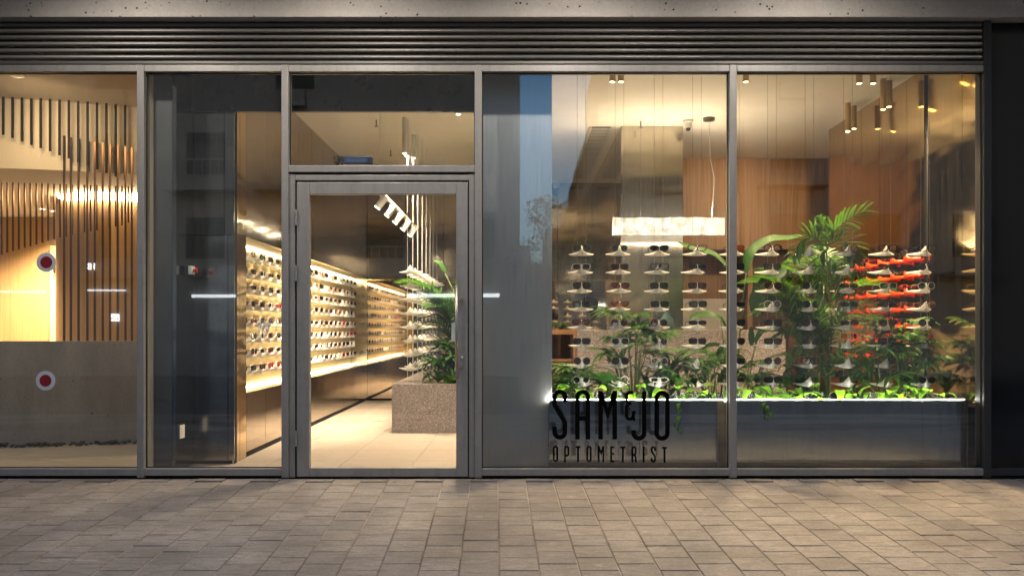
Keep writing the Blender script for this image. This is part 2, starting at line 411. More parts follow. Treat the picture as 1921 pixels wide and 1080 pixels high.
# ------------------------------------------------------------------ concrete beam, canopy, louvres
XL, XR = -6.2, 5.4
mb = MB(); mb.box(XL, XR, -.06, .30, 3.436, 4.6)
tag(mb.build("concrete_beam", M['beam'], bevel=.006), "pitted grey concrete beam running above the louvres", "beam")
mb = MB(); mb.box(XL, XR, -1.6, -.064, 3.95, 4.3)
can = mb.build("canopy", M['beam']); tag(can, "concrete canopy slab overhanging the pavement above the beam", "canopy")
lb = empty("louver_band", (0, 0, 3.05), "dark metal louvre band with horizontal slats above the glazing", "louver")
mb = MB(); mb.box(XL, XR, .10, .14, 3.09, 3.43); mb.build("backing", M['black'], lb)
def zf(py): return PZ(py)
mb = MB()
prof = [(.0, -.016), (-.026, -.0155), (-.033, -.012), (-.036, -.004), (-.0345, .008), (-.030, .014), (-.022, .016), (.0, .0155), (.045, .022), (.045, .016)]
for x in (XL, XR if False else PX(1846)):
    pass
n = len(prof); x0, x1 = XL, PX(1845)
mb.v = [(x0, y, z) for y, z in prof] + [(x1, y, z) for y, z in prof]
for i in range(n):
    j = (i + 1) % n; mb.f.append((i, n + i, n + j, j)); mb.m.append(0)
mb.f += [tuple(range(n))[::-1], tuple(range(n, 2 * n))]; mb.m += [0, 0]
lm = mb.mesh("louver_slat", M['louver'], True)
for py in (44.5, 56.3, 68.3, 80.7, 93.3, 105.8):
    inst("louver_slat", lm, (0, .055, PZ(py)), (R(-8), 0, 0), parent=lb)
mb = MB(); mb.box(XL, PX(1845), -.006, .10, PZ(121.5), PZ(114.5)); mb.build("louver_trim", M['louver'], lb, bevel=.008)

# canopy downlights
for i, x in enumerate((-2.76, -1.21, .39, 2.04)):
    z = 3.95
    d = empty("canopy_downlight", (x, -1.0, z - .03), f"{ORD[i]} recessed warm downlight from the lobby end under the concrete canopy", "downlight", "downlights under the canopy")
    mb = MB(); mb.lathe([(.045, .0), (.075, .0), (.075, .025), (.045, .025), (.045, 0)], 20, (x, -1.0, z - .03)); mb.build("bezel", M['white_metal'], d)
    mb = MB(); mb.lathe([(0, .012), (.044, .012)], 20, (x, -1.0, z - .03)); mb.build("lens", M['lamp'], d)
    l = bpy.data.lights.new("downlight_bulb", 'SPOT'); l.energy = 48; l.color = (1, .89, .78); l.spot_size = R(158); l.spot_blend = .8; l.shadow_soft_size = .06
    lo = bpy.data.objects.new("downlight_bulb", l); COL.objects.link(lo); lo.location = (x, -1.0, z - .04); lo.rotation_euler = (R(4), 0, 0); setparent(lo, d)

# ------------------------------------------------------------------ shopfront frame
sf = empty("shopfront", (0, 0, 0), "grey aluminium shopfront frame with tall glass panes", "shopfront")
FB = .004
def fr(name, px0, px1, py0, py1, y0=0, y1=.09, m='frame', par=sf, bev=FB):
    mb = MB(); mb.box(PX(px0), PX(px1), y0, y1, PZ(py1), PZ(py0)); return mb.build(name, M[m], par, bevel=bev)
YT, YB = 121.8, 895.5
for a, b in ((257, 270.2), (528, 541.2), (890.5, 904), (1368.5, 1382.2)): fr("mullion", a, b, YT, YB, -.004, .10)
fr("mullion", 1845.5, 1859.5, 40, YB, -.004, .12, 'frame_dark')
for x in (-330, -620):
    fr("mullion", x, x + 13, YT, YB, -.004, .10)
for a, b in ((-317, 257), (-640, -330), (270.2, 528), (541.2, 890.5), (904, 1368.5), (1382.2, 1845.5)):
    fr("head_rail", a, b, YT, 134.5)
    if a != 541.2:
        fr("bottom_rail", a, b, 878.5, 892)
        fr("sill", a, b, 892.6, 899, .03, .09, 'black', bev=0)
fr("transom_rail", 541.2, 890.5, 310, 323)
fr("bottom_rail", 1859.5, 2400, 878.5, 892, m='frame_dark')
pn = {}
def pane(px0, px1, py0, py1, m='glass', y=.045, par=sf):
    mb = MB(); mb.box(PX(px0), PX(px1), y, y + .008, PZ(py1), PZ(py0)); return mb.build("pane", M[m], par)
pane(-640, -330, 134.5, 878.5); pane(-317, 257, 134.5, 878.5); pane(270.2, 528, 134.5, 878.5); pane(541.2, 890.5, 134.5, 310)
pane(904, 1368.5, 134.5, 878.5, 'glass_smear'); pane(1382.2, 1845.5, 134.5, 878.5, 'glass_smear')
# gaskets around panes
for (a, b, c, d) in ((-317, 257, 134.5, 878.5), (270.2, 528, 134.5, 878.5), (541.2, 890.5, 134.5, 310), (904, 1368.5, 134.5, 878.5), (1382.2, 1845.5, 134.5, 878.5)):
    mb = MB(); x0, x1, z0, z1 = PX(a), PX(b), PZ(d), PZ(c); g = .007
    mb.box(x0, x0 + g, .033, .044, z0, z1); mb.box(x1 - g, x1, .033, .044, z0, z1); mb.box(x0 + g, x1 - g, .033, .044, z1 - g, z1); mb.box(x0 + g, x1 - g, .033, .044, z0, z0 + g)
    mb.build("gasket", M['rubber'], sf)
# door frame (fixed)
fr("door_jamb", 541.2, 552.6, 325.5, YB, .012, .10); fr("door_jamb", 879.6, 890.5, 325.5, YB, .012, .10)
fr("door_head", 552.6, 879.6, 327.5, 338, .012, .10)
fr("door_stop", 541.2, 890.5, 323, 327.5, .05, .10, 'rubber', bev=0)
mb = MB(); mb.box(PX(552.6), PX(556), .045, .10, 0.01, PZ(338)); mb.box(PX(877.6), PX(879.6), .045, .10, 0.01, PZ(338)); mb.box(PX(556), PX(877.6), .045, .10, PZ(341), PZ(338)); mb.build("door_rebate", M['rubber'], sf)
mb = MB(); mb.box(PX(541.2), PX(890.5), .02, .11, -.02, .004); mb.build("threshold", M['black'], sf)
# right dark neighbour panel
mb = MB(); mb.box(PX(1859.5), PX(2400), .05, .07, 0.0, 3.43)
tag(mb.build("dark_panel", plain("dark_glass_panel", (.006, .007, .008), .08, 0, .5)), "black glossy panel beside the shopfront at the far end", "panel")

# the glazed door leaf
dr = empty("glass_door", (PX(555), 0, 0.01), "grey framed glass entrance door with long vertical bar handle", "door")
x0, x1, z0, z1 = PX(556.2), PX(877.4), .012, PZ(341.5)
gx0, gx1, gz0, gz1 = PX(580), PX(855.5), PZ(877.5), PZ(364)
mb = MB(); mb.box(x0, gx0, .006, .062, z0, z1); mb.build("stile", M['frame'], dr, bevel=FB)
mb = MB(); mb.box(gx1, x1, .006, .062, z0, z1); mb.build("stile", M['frame'], dr, bevel=FB)
mb = MB(); mb.box(gx0, gx1, .006, .062, gz1, z1); mb.build("top_rail", M['frame'], dr, bevel=FB)
mb = MB(); mb.box(gx0, gx1, .006, .062, z0, gz0); mb.build("bottom_rail", M['frame'], dr, bevel=FB)
mb = MB(); mb.box(gx0, gx1, .034, .042, gz0, gz1); mb.build("pane", M['glass'], dr)
for ya in (394, 498, 808):
    mb = MB(); hx, hz = PX(555.2), PZ(ya + 14)
    for k in range(3): mb.lathe([(0, 0), (.010, 0), (.010, .037), (0, .037)], 12, (hx, -.006, hz - .058 + k * .040))
    mb.build("hinge", M['frame'], dr, smooth=False)
hd = MB(); hd.tube([P(856.5, 535, -.05), P(856.5, 711, -.05)], .0105, 12); M["handle"] = plain("brushed_handle", (.40, .35, .30), .3, .85)
h = hd.build("handle", M['handle'], dr, smooth=True)
for py in (561, 685):
    mb = MB(); mb.box(PX(856, -.05) + .004, PX(868.5, 0), -.055, -.035, PZ(py + 3.5, 0), PZ(py - 3.5, 0)); mb.box(PX(864), PX(868.5), -.035, .006, PZ(py + 3), PZ(py - 3)); mb.build("standoff", M['handle'], h, bevel=.002)
mb = MB(); mb.tube([P(867, 669.5, -.006), P(867, 669.5, .006)], .008, 14); mb.build("keyhole", M['white_metal'], dr)
# sticker with blue-white notice on the door glass
mb = MB(); mb.box(PX(847, .03), PX(853.5, .03), .028, .032, PZ(640), PZ(605)); tag(mb.build("notice", plain("notice_paper", (.55, .62, .60), .6)), "small pale notice stuck inside the door glass beside the handle", "notice")

# ------------------------------------------------------------------ shop shell
CEIL = 3.37; XW = -2.32; XE = 3.52; YBACK = 6.55; FZ = .02
mb = MB(); mb.box(-2.9, 5.2, .11, 6.9, -.10, FZ - .004); fl = mb.build("floor", M['grout']); tag(fl, kind="structure", label="beige tiled shop floor")
TS = .588
mb = MB(); g = .0022; mb.box(g, TS - g, g, TS - g, -.01, 0); tmesh = mb.mesh("tile", M['floor'])
for i in range(-2, 9):
    for j in range(0, 11):
        x = -1.433 + i * TS
        if x > XE: continue
        inst("tile", tmesh, (x, .115 + j * TS, FZ), parent=fl)
mb = MB(); mb.box(-2.9, 5.2, .10, 6.9, CEIL, CEIL + .1); tag(mb.build("ceiling", M['ceil']), kind="structure", label="warm white flat shop ceiling")
# left wall with backlit niche
wl = empty("wall_left", (XW, 0, 0), kind="structure"); wl["label"] = "bronze steel wall with a long backlit gold niche"
NY0 = .865; NZ0, NZ1, NX = .573, 1.895, XW - .26
mb = MB(); mb.box(NX - .04, NX, NY0, YBACK, NZ0 - .02, NZ1 + .02); mb.build("niche_back", M['brass'], wl)
mb = MB(); mb.box(NX, XW - .004, NY0, YBACK, NZ1, NZ1 + .02); mb.build("niche_soffit", M['brass'], wl)
mb = MB(); mb.box(NX, XW - .004, NY0, YBACK, NZ0 - .02, NZ0); mb.build("niche_ledge", M['steel_bronze'], wl)
mb = MB(); mb.box(NX, XW - .004, NY0 - .02, NY0, NZ0, NZ1); mb.build("niche_end", M['brass'], wl)
mb = MB(); mb.box(NX, XW - .004, YBACK - .004, YBACK + .02, NZ0, NZ1); mb.build("niche_end", M['steel_col'], wl)
mb = MB(); mb.box(XW - .03, XW - .012, .56, YBACK, NZ1 + .021, CEIL); mb.box(XW - .03, XW - .012, .56, YBACK, FZ, NZ0 - .021); mb.box(XW - .03, XW - .012, .56, NY0 - .021, NZ0 - .021, NZ1 + .021); mb.build("backing", M['black'], wl)
for z, nm in ((NZ1 - .012, "led_strip"), (NZ0 + .003, "led_strip")):
    mb = MB(); mb.box(NX + .035, NX + .046, NY0 + .02, YBACK - .01, z, z + .009); mb.build(nm, M['led'], wl)
seams = [NY0] + [1.40 + .57 * k for k in range(0, 9)] + [YBACK]
for a, b in zip(seams[:-1], seams[1:]):
    mb = MB(); mb.box(XW - .012, XW, a + .0025, b - .0025, NZ1 + .012, CEIL); mb.build("panel", M['steel_bronze'], wl)
    mb = MB(); mb.box(XW - .012, XW, a + .0025, b - .0025, FZ + .05, NZ0 - .006); mb.build("panel", M['steel_bronze'], wl)
    mb = MB(); mb.box(XW - .0115, XW + .006, (a+b)/2 - .05, (a+b)/2 + .05, NZ0 - .0055, NZ0 + .001); mb.build("pull", M['steel_gold'], wl)
mb = MB(); mb.box(XW - .012, XW, .555, .70, FZ, CEIL); mb.build("panel", M['steel_gold'], wl)
mb = MB(); mb.box(XW - .012, XW, .706, NY0 - .002, FZ, CEIL); mb.build("panel", M['steel_gold'], wl)
# back wall
wb = empty("wall_back", (0, YBACK, 0), kind="structure"); wb["label"] = "bronze steel rear wall over a mirrored lower band"
mb = MB(); mb.box(-2.7, 5.2, YBACK + .03, YBACK + .08, 0, CEIL); mb.build("backing", M['black'], wb)
x = XW
while x < 1.16:
    x1_ = min(x + .588, 1.16)
    mb = MB(); mb.box(x + .0025, x1_ - .0025, YBACK, YBACK + .012, 1.885, CEIL); mb.build("panel", M['steel_bronze'], wb)
    mb = MB(); mb.box(x + .0015, x1_ - .0015, YBACK + .01, YBACK + .02, FZ + .03, 1.868); mb.build("mirror_panel", M['mirror'], wb)
    x = x1_
mb = MB(); mb.box(XW, 1.16, YBACK - .012, YBACK + .02, 1.868, 1.884); mb.build("ledge", M['steel_gold'], wb)
# block (steel clad room) behind the desk
bl = empty("wall_block", (1.5, 2.98, 0), kind="structure"); bl["label"] = "tall steel clad pier behind the reception desk"
mb = MB(); mb.box(1.16, 1.83, 2.98, 6.53, 0, CEIL - .001); mb.build("core", M['black'], bl)
mb = MB(); mb.box(1.155, 1.835, 2.968, 2.979, FZ, CEIL - .002); mb.build("panel", M['steel_col'], bl)
for a, b in ((2.98, 3.9), (3.9, 4.8), (4.8, 5.7), (5.7, 6.53)):
    mb = MB(); mb.box(1.148, 1.159, a + .002, b - .002, FZ, CEIL - .002); mb.build("panel", M['mirror'], bl)
# right wall
wr = empty("wall_right", (XE, 0, 0), kind="structure"); wr["label"] = "gold toned steel side wall with vertical panel joints"
mb = MB(); mb.box(XE + .014, XE + .08, .11, 3.1, 0, CEIL); mb.build("backing", M['black'], wr)
mb = MB(); mb.box(XE + .001, XE + .6, 3.1, 3.15, 0, CEIL); mb.build("return_panel", M['steel_bronze'], wr)
for a, b in ((.11, .34), (.345, .885), (.955, 1.27), (1.275, 1.84), (1.845, 2.26), (2.265, 2.68), (2.685, 3.099)):
    mb = MB(); mb.box(XE, XE + .012, a, b, FZ, CEIL); mb.build("panel", M['steel_gold'], wr)
# wood rear wall with recess and door
YW = 4.7
ww = empty("wall_wood", (2.9, YW, 0), kind="structure"); ww["label"] = "oak veneer wall at the rear of the shop"
xa, xb = 1.835, PX(1575, YW); zt = PZ(468, YW); k = 0; x = xa
while x < xb - .01:
    x2 = min(x + .37, xb)
    mb = MB(); mb.box(x + .0015, x2 - .0015, YW, YW + .03, zt, CEIL - .002); mb.build("plank", M['wood'], ww); x = x2
mb = MB(); mb.box(PX(1402, YW), PX(1411, YW), YW - .02, YW + .6, FZ, zt - .002); mb.build("jamb", M['wood'], ww)
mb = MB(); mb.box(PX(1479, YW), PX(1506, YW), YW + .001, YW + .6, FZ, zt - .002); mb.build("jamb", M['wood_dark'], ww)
for a, b in ((1507, 1540), (1541, 1575)):
    mb = MB(); mb.box(PX(a, YW), PX(b, YW), YW + .001, YW + .03, FZ, zt - .002); mb.build("plank", M['wood'], ww)
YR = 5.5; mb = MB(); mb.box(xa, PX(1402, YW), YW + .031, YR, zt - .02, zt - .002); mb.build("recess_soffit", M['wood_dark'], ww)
x = xa
while x < PX(1402, YW) - .02:
    x2 = min(x + .19, PX(1402, YW)); mb = MB(); mb.box(x + .001, x2 - .001, YR, YR + .03, 1.55, zt - .021); mb.build("plank", M['wood'], ww); x = x2
mb = MB(); mb.box(xa, PX(1402, YW), YR - .01, YR + .03, .9, 1.549); mb.build("splashback", M['whitewall'], ww)
mb = MB(); mb.box(xa, PX(1402, YW), YW + .02, YR - .011, .86, .9); mb.build("counter_top", M['whitewall'], ww)
mb = MB(); mb.box(xa, PX(1402, YW), YW + .05, YW + .07, FZ, .859); mb.build("cupboard_front", M['wood'], ww)
mb = MB(); mb.box(PX(1411, YW), PX(1479, YW), YW + .15, YW + .19, FZ, zt - .003); dd = mb.build("door_panel", plain("brown_glass_door", (.10, .062, .040), .12, 0, .6), ww)
mb = MB(); mb.box(1.8, 5.2, 6.0, 6.05, 0, CEIL); mb.build("backing", M['black'], ww)
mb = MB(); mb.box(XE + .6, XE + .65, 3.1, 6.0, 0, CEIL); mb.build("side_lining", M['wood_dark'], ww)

# front-of-shop pieces behind the glass
YC = .30
mb = MB(); mb.box(PX(900, YC), PX(1035.5, YC), YC, YC + .22, FZ, CEIL); pc = mb.build("steel_pier", M['steel_panel'], bevel=.004)
tag(pc, "matt grey steel clad pier just behind the glass beside the door", "pier")
mb = MB(); mb.box(-2.79, PX(899, .5), .50, .54, PZ(209, .5), CEIL - .002); tag(mb.build("bulkhead", M['bulk']), "dark bulkhead panel hanging behind the door transom glass", "bulkhead")
cab = empty("steel_cabinet", (-2.48, .54, 0), "dark brushed steel cabinet with upper and lower doors inside the window", "cabinet")
CX0, CX1 = -2.645, -2.312
mb = MB(); mb.box(CX0, CX1 - .004, .556, .62, FZ, CEIL - .004); mb.build("carcass", M['black'], cab)
zs = PZ(441, .54)
xs = PX(427, .54)
mb = MB(); mb.box(CX0 + .002, xs, .54, .555, FZ + .03, zs - .003); mb.build("door", M['steel_cab'], cab)
mb = MB(); mb.box(xs + .005, CX1, .54, .555, FZ + .03, zs - .003); mb.build("door", M['steel_cab'], cab)
mb = MB(); mb.box(CX0 + .002, PX(420, .54), .54, .555, zs + .002, CEIL - .006); mb.build("door", M['steel_cab'], cab)
mb = MB(); mb.box(PX(420, .54) + .004, CX1, .54, .555, zs + .002, CEIL - .006); mb.build("door", M['steel_cab'], cab)
mb = MB(); mb.box(CX0 - .03, CX0, .205, .62, FZ, CEIL - .005); mb.build("side_panel", M['steel_cab'], cab)
mb = MB(); mb.box(-2.82, CX0 - .031, .20, .62, 0, CEIL - .006); tag(mb.build("party_wall", plain("dark_grey_paint", (.085, .09, .095), .5, var=.1)), "dark grey wall end between the lobby and the shop", "wall")
mb = MB(); mb.box(-2.87, -2.821, .11, 6.9, 0, 3.9); tag(mb.build("wall_party", M['lobby_ceil']), kind="structure", label="party wall between lobby and shop")
mb = MB(); mb.box(5.15, 5.2, .1, 6.9, 0, 3.4); tag(mb.build("wall_far", M['black']), kind="structure", label="unlit side wall behind the steel lining")
# emergency button and outlet on cabinet side
eb = empty("emergency_button", (CX0, .36, PZ(507, .36)), "red mushroom emergency button on a grey box on the cabinet side", "button")
z = PZ(507, .37); mb = MB(); mb.box(CX0 + .001, CX0 + .035, .335, .405, z - .036, z + .036); mb.build("base", M['rubber'], eb, bevel=.004)
mb = MB(); mb.box(CX0 + .036, CX0 + .068, .337, .403, z - .034, z + .034); mb.build("housing", M['white_plastic'], eb, bevel=.006)
mb = MB(); mb.tube([(CX0 + .068, .37, z), (CX0 + .082, .37, z), (CX0 + .084, .37, z), (CX0 + .098, .37, z)], [.012, .012, .024, .020], 16); mb.build("knob", M['red'], eb)
ou = empty("power_outlet", (CX0, .3, PZ(809, .3)), "white power outlet low on the cabinet side", "outlet")
z = PZ(809, .3); mb = MB(); mb.box(CX0 + .001, CX0 + .010, .255, .345, z - .052, z + .052); mb.build("plate", M['white_plastic'], ou, bevel=.003)
mb = MB(); mb.box(CX0 + .0105, CX0 + .014, .275, .325, z - .03, z + .03); mb.build("socket", M['white_metal'], ou, bevel=.002)

# ------------------------------------------------------------------ lamps inside
def spotlight(parent, loc, target, energy, size=62, blend=.6, col=WARM, soft=.035):
    l = bpy.data.lights.new("spot_bulb", 'SPOT'); l.energy = energy; l.color = col; l.spot_size = R(size); l.spot_blend = blend; l.shadow_soft_size = soft
    o = bpy.data.objects.new("spot_bulb", l); COL.objects.link(o); o.location = loc
    o.rotation_euler = (Vector(target) - Vector(loc)).to_track_quat('-Z', 'Y').to_euler(); setparent(o, parent); return o
def can_lamp(x, y, ztop, length, target, energy, label, r=.027, size=100, m='white_metal', stem=True, col=WARM):
    loc = Vector((x, y, ztop - length)); e = empty("ceiling_spotlight", (x, y, ztop), label, "spotlight", "cylinder spotlights on the ceiling")
    top = ztop if not stem else ztop - .05
    mb = MB(); mb.lathe([(0, top - (ztop - length)), (r, top - (ztop - length)), (r, 0), (r - .005, 0), (r - .005, .02)], 18, loc); mb.build("housing", M[m], e, smooth=False)
    if stem: mb = MB(); mb.tube([(x, y, ztop), (x, y, top)], .006, 8); mb.build("stem", M[m], e)
    mb = MB(); mb.lathe([(0, .012), (r - .006, .012)], 18, loc); mb.build("lens", M['lamp'], e)
    spotlight(e, loc + Vector((0, 0, .005)), target, energy, size, col=col); return e
CL = [  # px, py of the lens, depth, target offset
    (1149, 151, 1.0, (.8, .55, .9)), (1165, 151, 1.0, (1.2, .6, .9)), (1399, 152, 1.0, (2.2, .6, .9)),
    (1612, 151, 1.05, (2.9, .6, .9)), (1638, 151, 1.05, (3.3, .7, .9)),
    (1591, 247, 2.05, (2.6, 4.6, 1.4)), (1602, 242, 2.15, (3.4, 1.8, 1.3)), (1657, 206, 1.25, (3.2, .5, .7)), (1668, 201, 1.30, (3.5, 1.6, 1.2)),
    (759, 288, 2.6, (-1.9, 3.6, .2)), (763, 293, 2.7, (-.6, 3.2, .5)), (776, 297, 3.4, (-2.3, 4.4, .8)),
    (1030, 252, 2.6, (.5, 3.8, .1)), (930, 268, 3.6, (-.5, 4.6, .5)), (900, 210, 1.4, (-.6, 1.6, 0)), (860, 215, 1.5, (-1.7, 1.4, 0))]
names = ["above the planter nearest the steel pier", "above the planter, second from the steel pier", "above the planter next to the middle mullion",
 "above the planter under the gold corner", "above the planter, closest to the gold wall", "hanging pair before the oak wall, nearer the oak", "hanging pair before the oak wall, nearer the gold wall",
 "hanging pair at the gold wall, lower one", "hanging pair at the gold wall, higher one", "seen through the transom, first of the pair", "seen through the transom, second of the pair",
 "behind the transom pair towards the rear", "over the island bench centre", "over the island bench rear end", "near the door head on the ceiling", "near the door hinge side on the ceiling"]
for ci, ((px, py, Y, tg), nm) in enumerate(zip(CL, names)):
    p = P(px, py, Y); ln = max(.1, CEIL - p.z)
    can_lamp(p.x, Y, CEIL, ln, tg, 105 if ci < 9 else 145, "cylinder ceiling spotlight " + nm, stem=False, m='white_metal' if ci > 8 else 'brass_can', col=(1, .70, .38) if ci < 9 else WARM)
# track with five spots seen through the door
tr = empty("track_light", (-1.4, 3.8, 2.5), "white suspended track with five cylinder spot heads seen through the door", "track light")
TZ = 2.50; mb = MB(); mb.box(-1.415, -1.385, 2.05, 5.1, TZ, TZ + .035); mb.build("track", M['white_metal'], tr, bevel=.002)
for y in (2.2, 4.9): mb = MB(); mb.tube([(-1.4, y, TZ + .035), (-1.4, y, CEIL)], .004, 6); mb.build("suspension_rod", M['white_metal'], tr)
for y in (2.25, 2.85, 3.45, 4.1, 4.75):
    mb = MB(); mb.tube([(-1.4, y, TZ), (-1.4, y, TZ - .05)], .009, 8); s = mb.build("arm", M['white_metal'], tr)
    a = Vector((-1.37, y, TZ - .06)); d = Vector((-.62, 0, -.78)); mb = MB(); mb.tube([a - d * .045, a + d * .105], .036, 18); mb.build("head", M['white_metal'], tr, smooth=False)
    mb = MB(); mb.tube([a + d * .1052, a + d * .107], .030, 18); mb.build("lens", M['lamp'], tr)
    spotlight(tr, a + d * .12, a + d * 2, 105, 90)

# pendant of cast glass bricks over the desk
YP = 2.62
pd = empty("pendant_lamp", (PX(1254, YP), YP, PZ(424, YP)), "glowing cast glass bar pendant hanging over the reception desk", "pendant lamp")
def rough_bar(x0, x1, y0, y1, z0, z1, n, rr):
    mb = MB(); rings = []
    for i in range(n + 1):
        x = x0 + (x1 - x0) * i / n; j = lambda a: rr.uniform(-a, a); b = len(mb.v)
        for (y, z) in ((y0, z0), ((y0+y1)/2, z0 - .004), (y1, z0), (y1, (z0+z1)/2), (y1, z1), ((y0+y1)/2, z1 + .003), (y0, z1), (y0, (z0+z1)/2)): mb.v.append((x + j(.006), y + j(.006), z + j(.006)))
        rings.append(b)
    for a, b in zip(rings[:-1], rings[1:]):
        for k in range(8): mb.f.append((a+k, a+(k+1)%8, b+(k+1)%8, b+k)); mb.m.append(0)
    mb.f += [tuple(range(rings[0], rings[0]+8))[::-1], tuple(range(rings[-1], rings[-1]+8))]; mb.m += [0, 0]; return mb
m_, t_, b_ = mat("cast_glass_glow")
n_ = noise(t_, geo_coords(t_), 16, 4, .6); cc = ramp(t_, n_, [(.3, (1, .78, .48)), (.6, (1, .93, .82))]); st_ = ramp(t_, n_, [(.25, (.35,) * 3), (.7, (1,) * 3)])
mm_ = node(t_, 'ShaderNodeMath', operation='MULTIPLY'); L(t_, st_, mm_.inputs[0]); mm_.inputs[1].default_value = .5
L(t_, cc, b_.inputs['Emission Color']); L(t_, mm_.outputs[0], b_.inputs['Emission Strength']); b_.inputs['Base Color'].default_value = (.7, .66, .6, 1); b_.inputs['Roughness'].default_value = .15
bump(t_, n_, b_, .5, .01); M['castglass'] = m_
rr = random.Random(3); bx = [1150, 1203, 1255, 1306, 1358]
for a, b in zip(bx[:-1], bx[1:]): rough_bar(PX(a, YP) + .002, PX(b, YP) - .002, YP - .05, YP + .05, PZ(440, YP), PZ(409, YP), 5, rr).build("glass_brick", M['castglass'], pd)
mb = MB(); mb.tube([P(1330, 227, YP), P(1331, 260, YP), P(1333, 300, YP), P(1340, 335, YP), P(1338, 370, YP), P(1335, 409, YP)], .0026, 6); mb.build("cord", M['white_plastic'], pd, smooth=True)
mb = MB(); mb.lathe([(0, -.03), (.06, -.03), (.065, 0)], 20, (PX(1330, YP), YP, CEIL)); mb.build("ceiling_rose", M['wire'], pd)
mb = MB(); mb.tube([P(1202, 410, YP), (PX(1202, YP), YP, CEIL)], .0015, 5); mb.build("suspension_wire", M['wire'], pd)

for up in (0, 1):
    l = bpy.data.lights.new("pendant_led", 'AREA'); l.shape = 'RECTANGLE'; l.size = 1.12; l.size_y = .06; l.energy = 8 if up else 3; l.color = (1, .80, .55)
    lo = bpy.data.objects.new("pendant_led", l); COL.objects.link(lo); lo.location = (PX(1254, YP), YP, PZ(404 if up else 444, YP)); lo.rotation_euler = (R(180) if up else 0, 0, 0); setparent(lo, pd)

# ------------------------------------------------------------------ reception desk, cupboard, island bench
YD = 2.25
mb = MB(); mb.box(PX(1084, YD), PX(1474, YD), YD, YD + .55, FZ, PZ(619, YD)); tag(mb.build("reception_desk", M['terrazzo'], bevel=.004), "brown speckled terrazzo reception desk behind the window plants", "desk")
wc = empty("wood_cupboard", (PX(1050, 2.6), 2.6, FZ), "open wooden cupboard at the end of the terrazzo desk", "cupboard")
a, b, zt_ = PX(1010, 2.4), PX(1082, 2.4), PZ(618, 2.4)
for q in ((a, a + .03, FZ, zt_), (b - .035, b, FZ, zt_)):
    mb = MB(); mb.box(q[0], q[1], 2.4, 2.85, q[2], q[3]); mb.build("side", M['wood'], wc)
mb = MB(); mb.box(a + .031, b - .036, 2.4, 2.85, zt_ - .05, zt_); mb.build("top", M['wood'], wc)
for z in (.42, .78): mb = MB(); mb.box(a + .031, b - .036, 2.42, 2.83, z, z + .025); mb.build("shelf", M['wood_dark'], wc)
mb = MB(); mb.box(a + .031, b - .036, 2.83, 2.85, FZ, zt_ - .051); mb.build("back", M['wood_dark'], wc)
# island terrazzo bench-planter
YI0, YI1 = 2.54, 5.6; XI0, XI1 = -1.33, -.25; ZI = .54
isl = empty("island_planter", (-.8, YI0, FZ), "speckled terrazzo island planter seen through the door", "planter")
mb = MB(); t_w = .10
mb.box(XI0, XI1, YI0, YI0 + t_w, FZ, ZI); mb.box(XI0, XI1, YI1 - t_w, YI1, FZ, ZI); mb.box(XI0, XI0 + .30, YI0 + t_w, YI1 - t_w, FZ, ZI); mb.box(XI1 - t_w, XI1, YI0 + t_w, YI1 - t_w, FZ, ZI); mb.build("body", M['terrazzo'], isl)
mb = MB(); mb.box(XI0 + .301, XI1 - t_w, YI0 + t_w, YI1 - t_w, .3, ZI - .04); mb.build("soil", M['soil'], isl)
# steel window planter with led edge
YPL = .20; XP0, XP1 = PX(1030, YPL), PX(1816, YPL); ZP = PZ(750, YPL)
wp = empty("window_planter", ((XP0 + XP1) / 2, YPL, FZ), "long mirror steel window planter with a glowing top edge", "planter")
k = 0
for a, b in ((XP0, PX(1360, YPL)), (PX(1360, YPL), PX(1730, YPL)), (PX(1730, YPL), XP1)):
    mb = MB(); mb.box(a + .001, b - .001, YPL, YPL + .012, FZ, ZP); mb.build("front_panel", M['steel_planter'], wp)
mb = MB(); mb.box(XP0, XP1, .98, 1.0, FZ, ZP); mb.build("rear_panel", M['steel_planter'], wp)
mb = MB(); mb.box(XP0, XP1, YPL + .06, .979, .2, ZP - .06); mb.build("soil", M['soil'], wp)
mb = MB(); mb.box(XP0, XP1, YPL + .013, YPL + .06, ZP - .03, ZP - .018); mb.build("ledge", M['white_metal'], wp)
mb = MB(); mb.box(XP0 + .01, XP1 - .02, YPL + .018, YPL + .034, ZP - .0175, ZP + .004); mb.build("led_strip", M['led_white'], wp)

# ------------------------------------------------------------------ eyewear stands and eyewear
def stand_mesh(name, m, W=.102, nose=.050, deep=.026):
    mb = MB(); N = 14
    for i in range(N + 1):
        u = -1 + 2 * i / N; a = abs(u); x = u * W
        yf = -.012 + .135 * a ** 1.2; wth = .030 * (1 - a) ** .8 + .006
        top = .006 + nose * math.exp(-(u / .20) ** 2) + .010 * (1 - a)
        bot = -deep * (1 - a * a) ** 1.0 + .002
        if a > .99: top = .007; bot = .001
        mb.v += [(x, yf, bot + .003), (x, yf - .004 * (1 - a), (top + bot) * .5 - .004), (x, yf + .006, top), (x, yf + wth, top - .012 * (1 - a)), (x, yf + wth, bot + .008 * (1 - a))]
    for i in range(N):
        for k in range(5):
            a = i * 5 + k; b = i * 5 + (k + 1) % 5; mb.f.append((a, a + 5, b + 5, b)[::-1]); mb.m.append(0)
    mb.f += [(0, 1, 2, 3, 4)[::-1], tuple(N * 5 + q for q in range(5))]; mb.m += [0, 0]
    return mb.mesh(name, m, True)
STAND = stand_mesh("eyewear_stand", M['acrylic']); OSTAND = stand_mesh("orange_stand", M['orange'], .142, .030, .030)
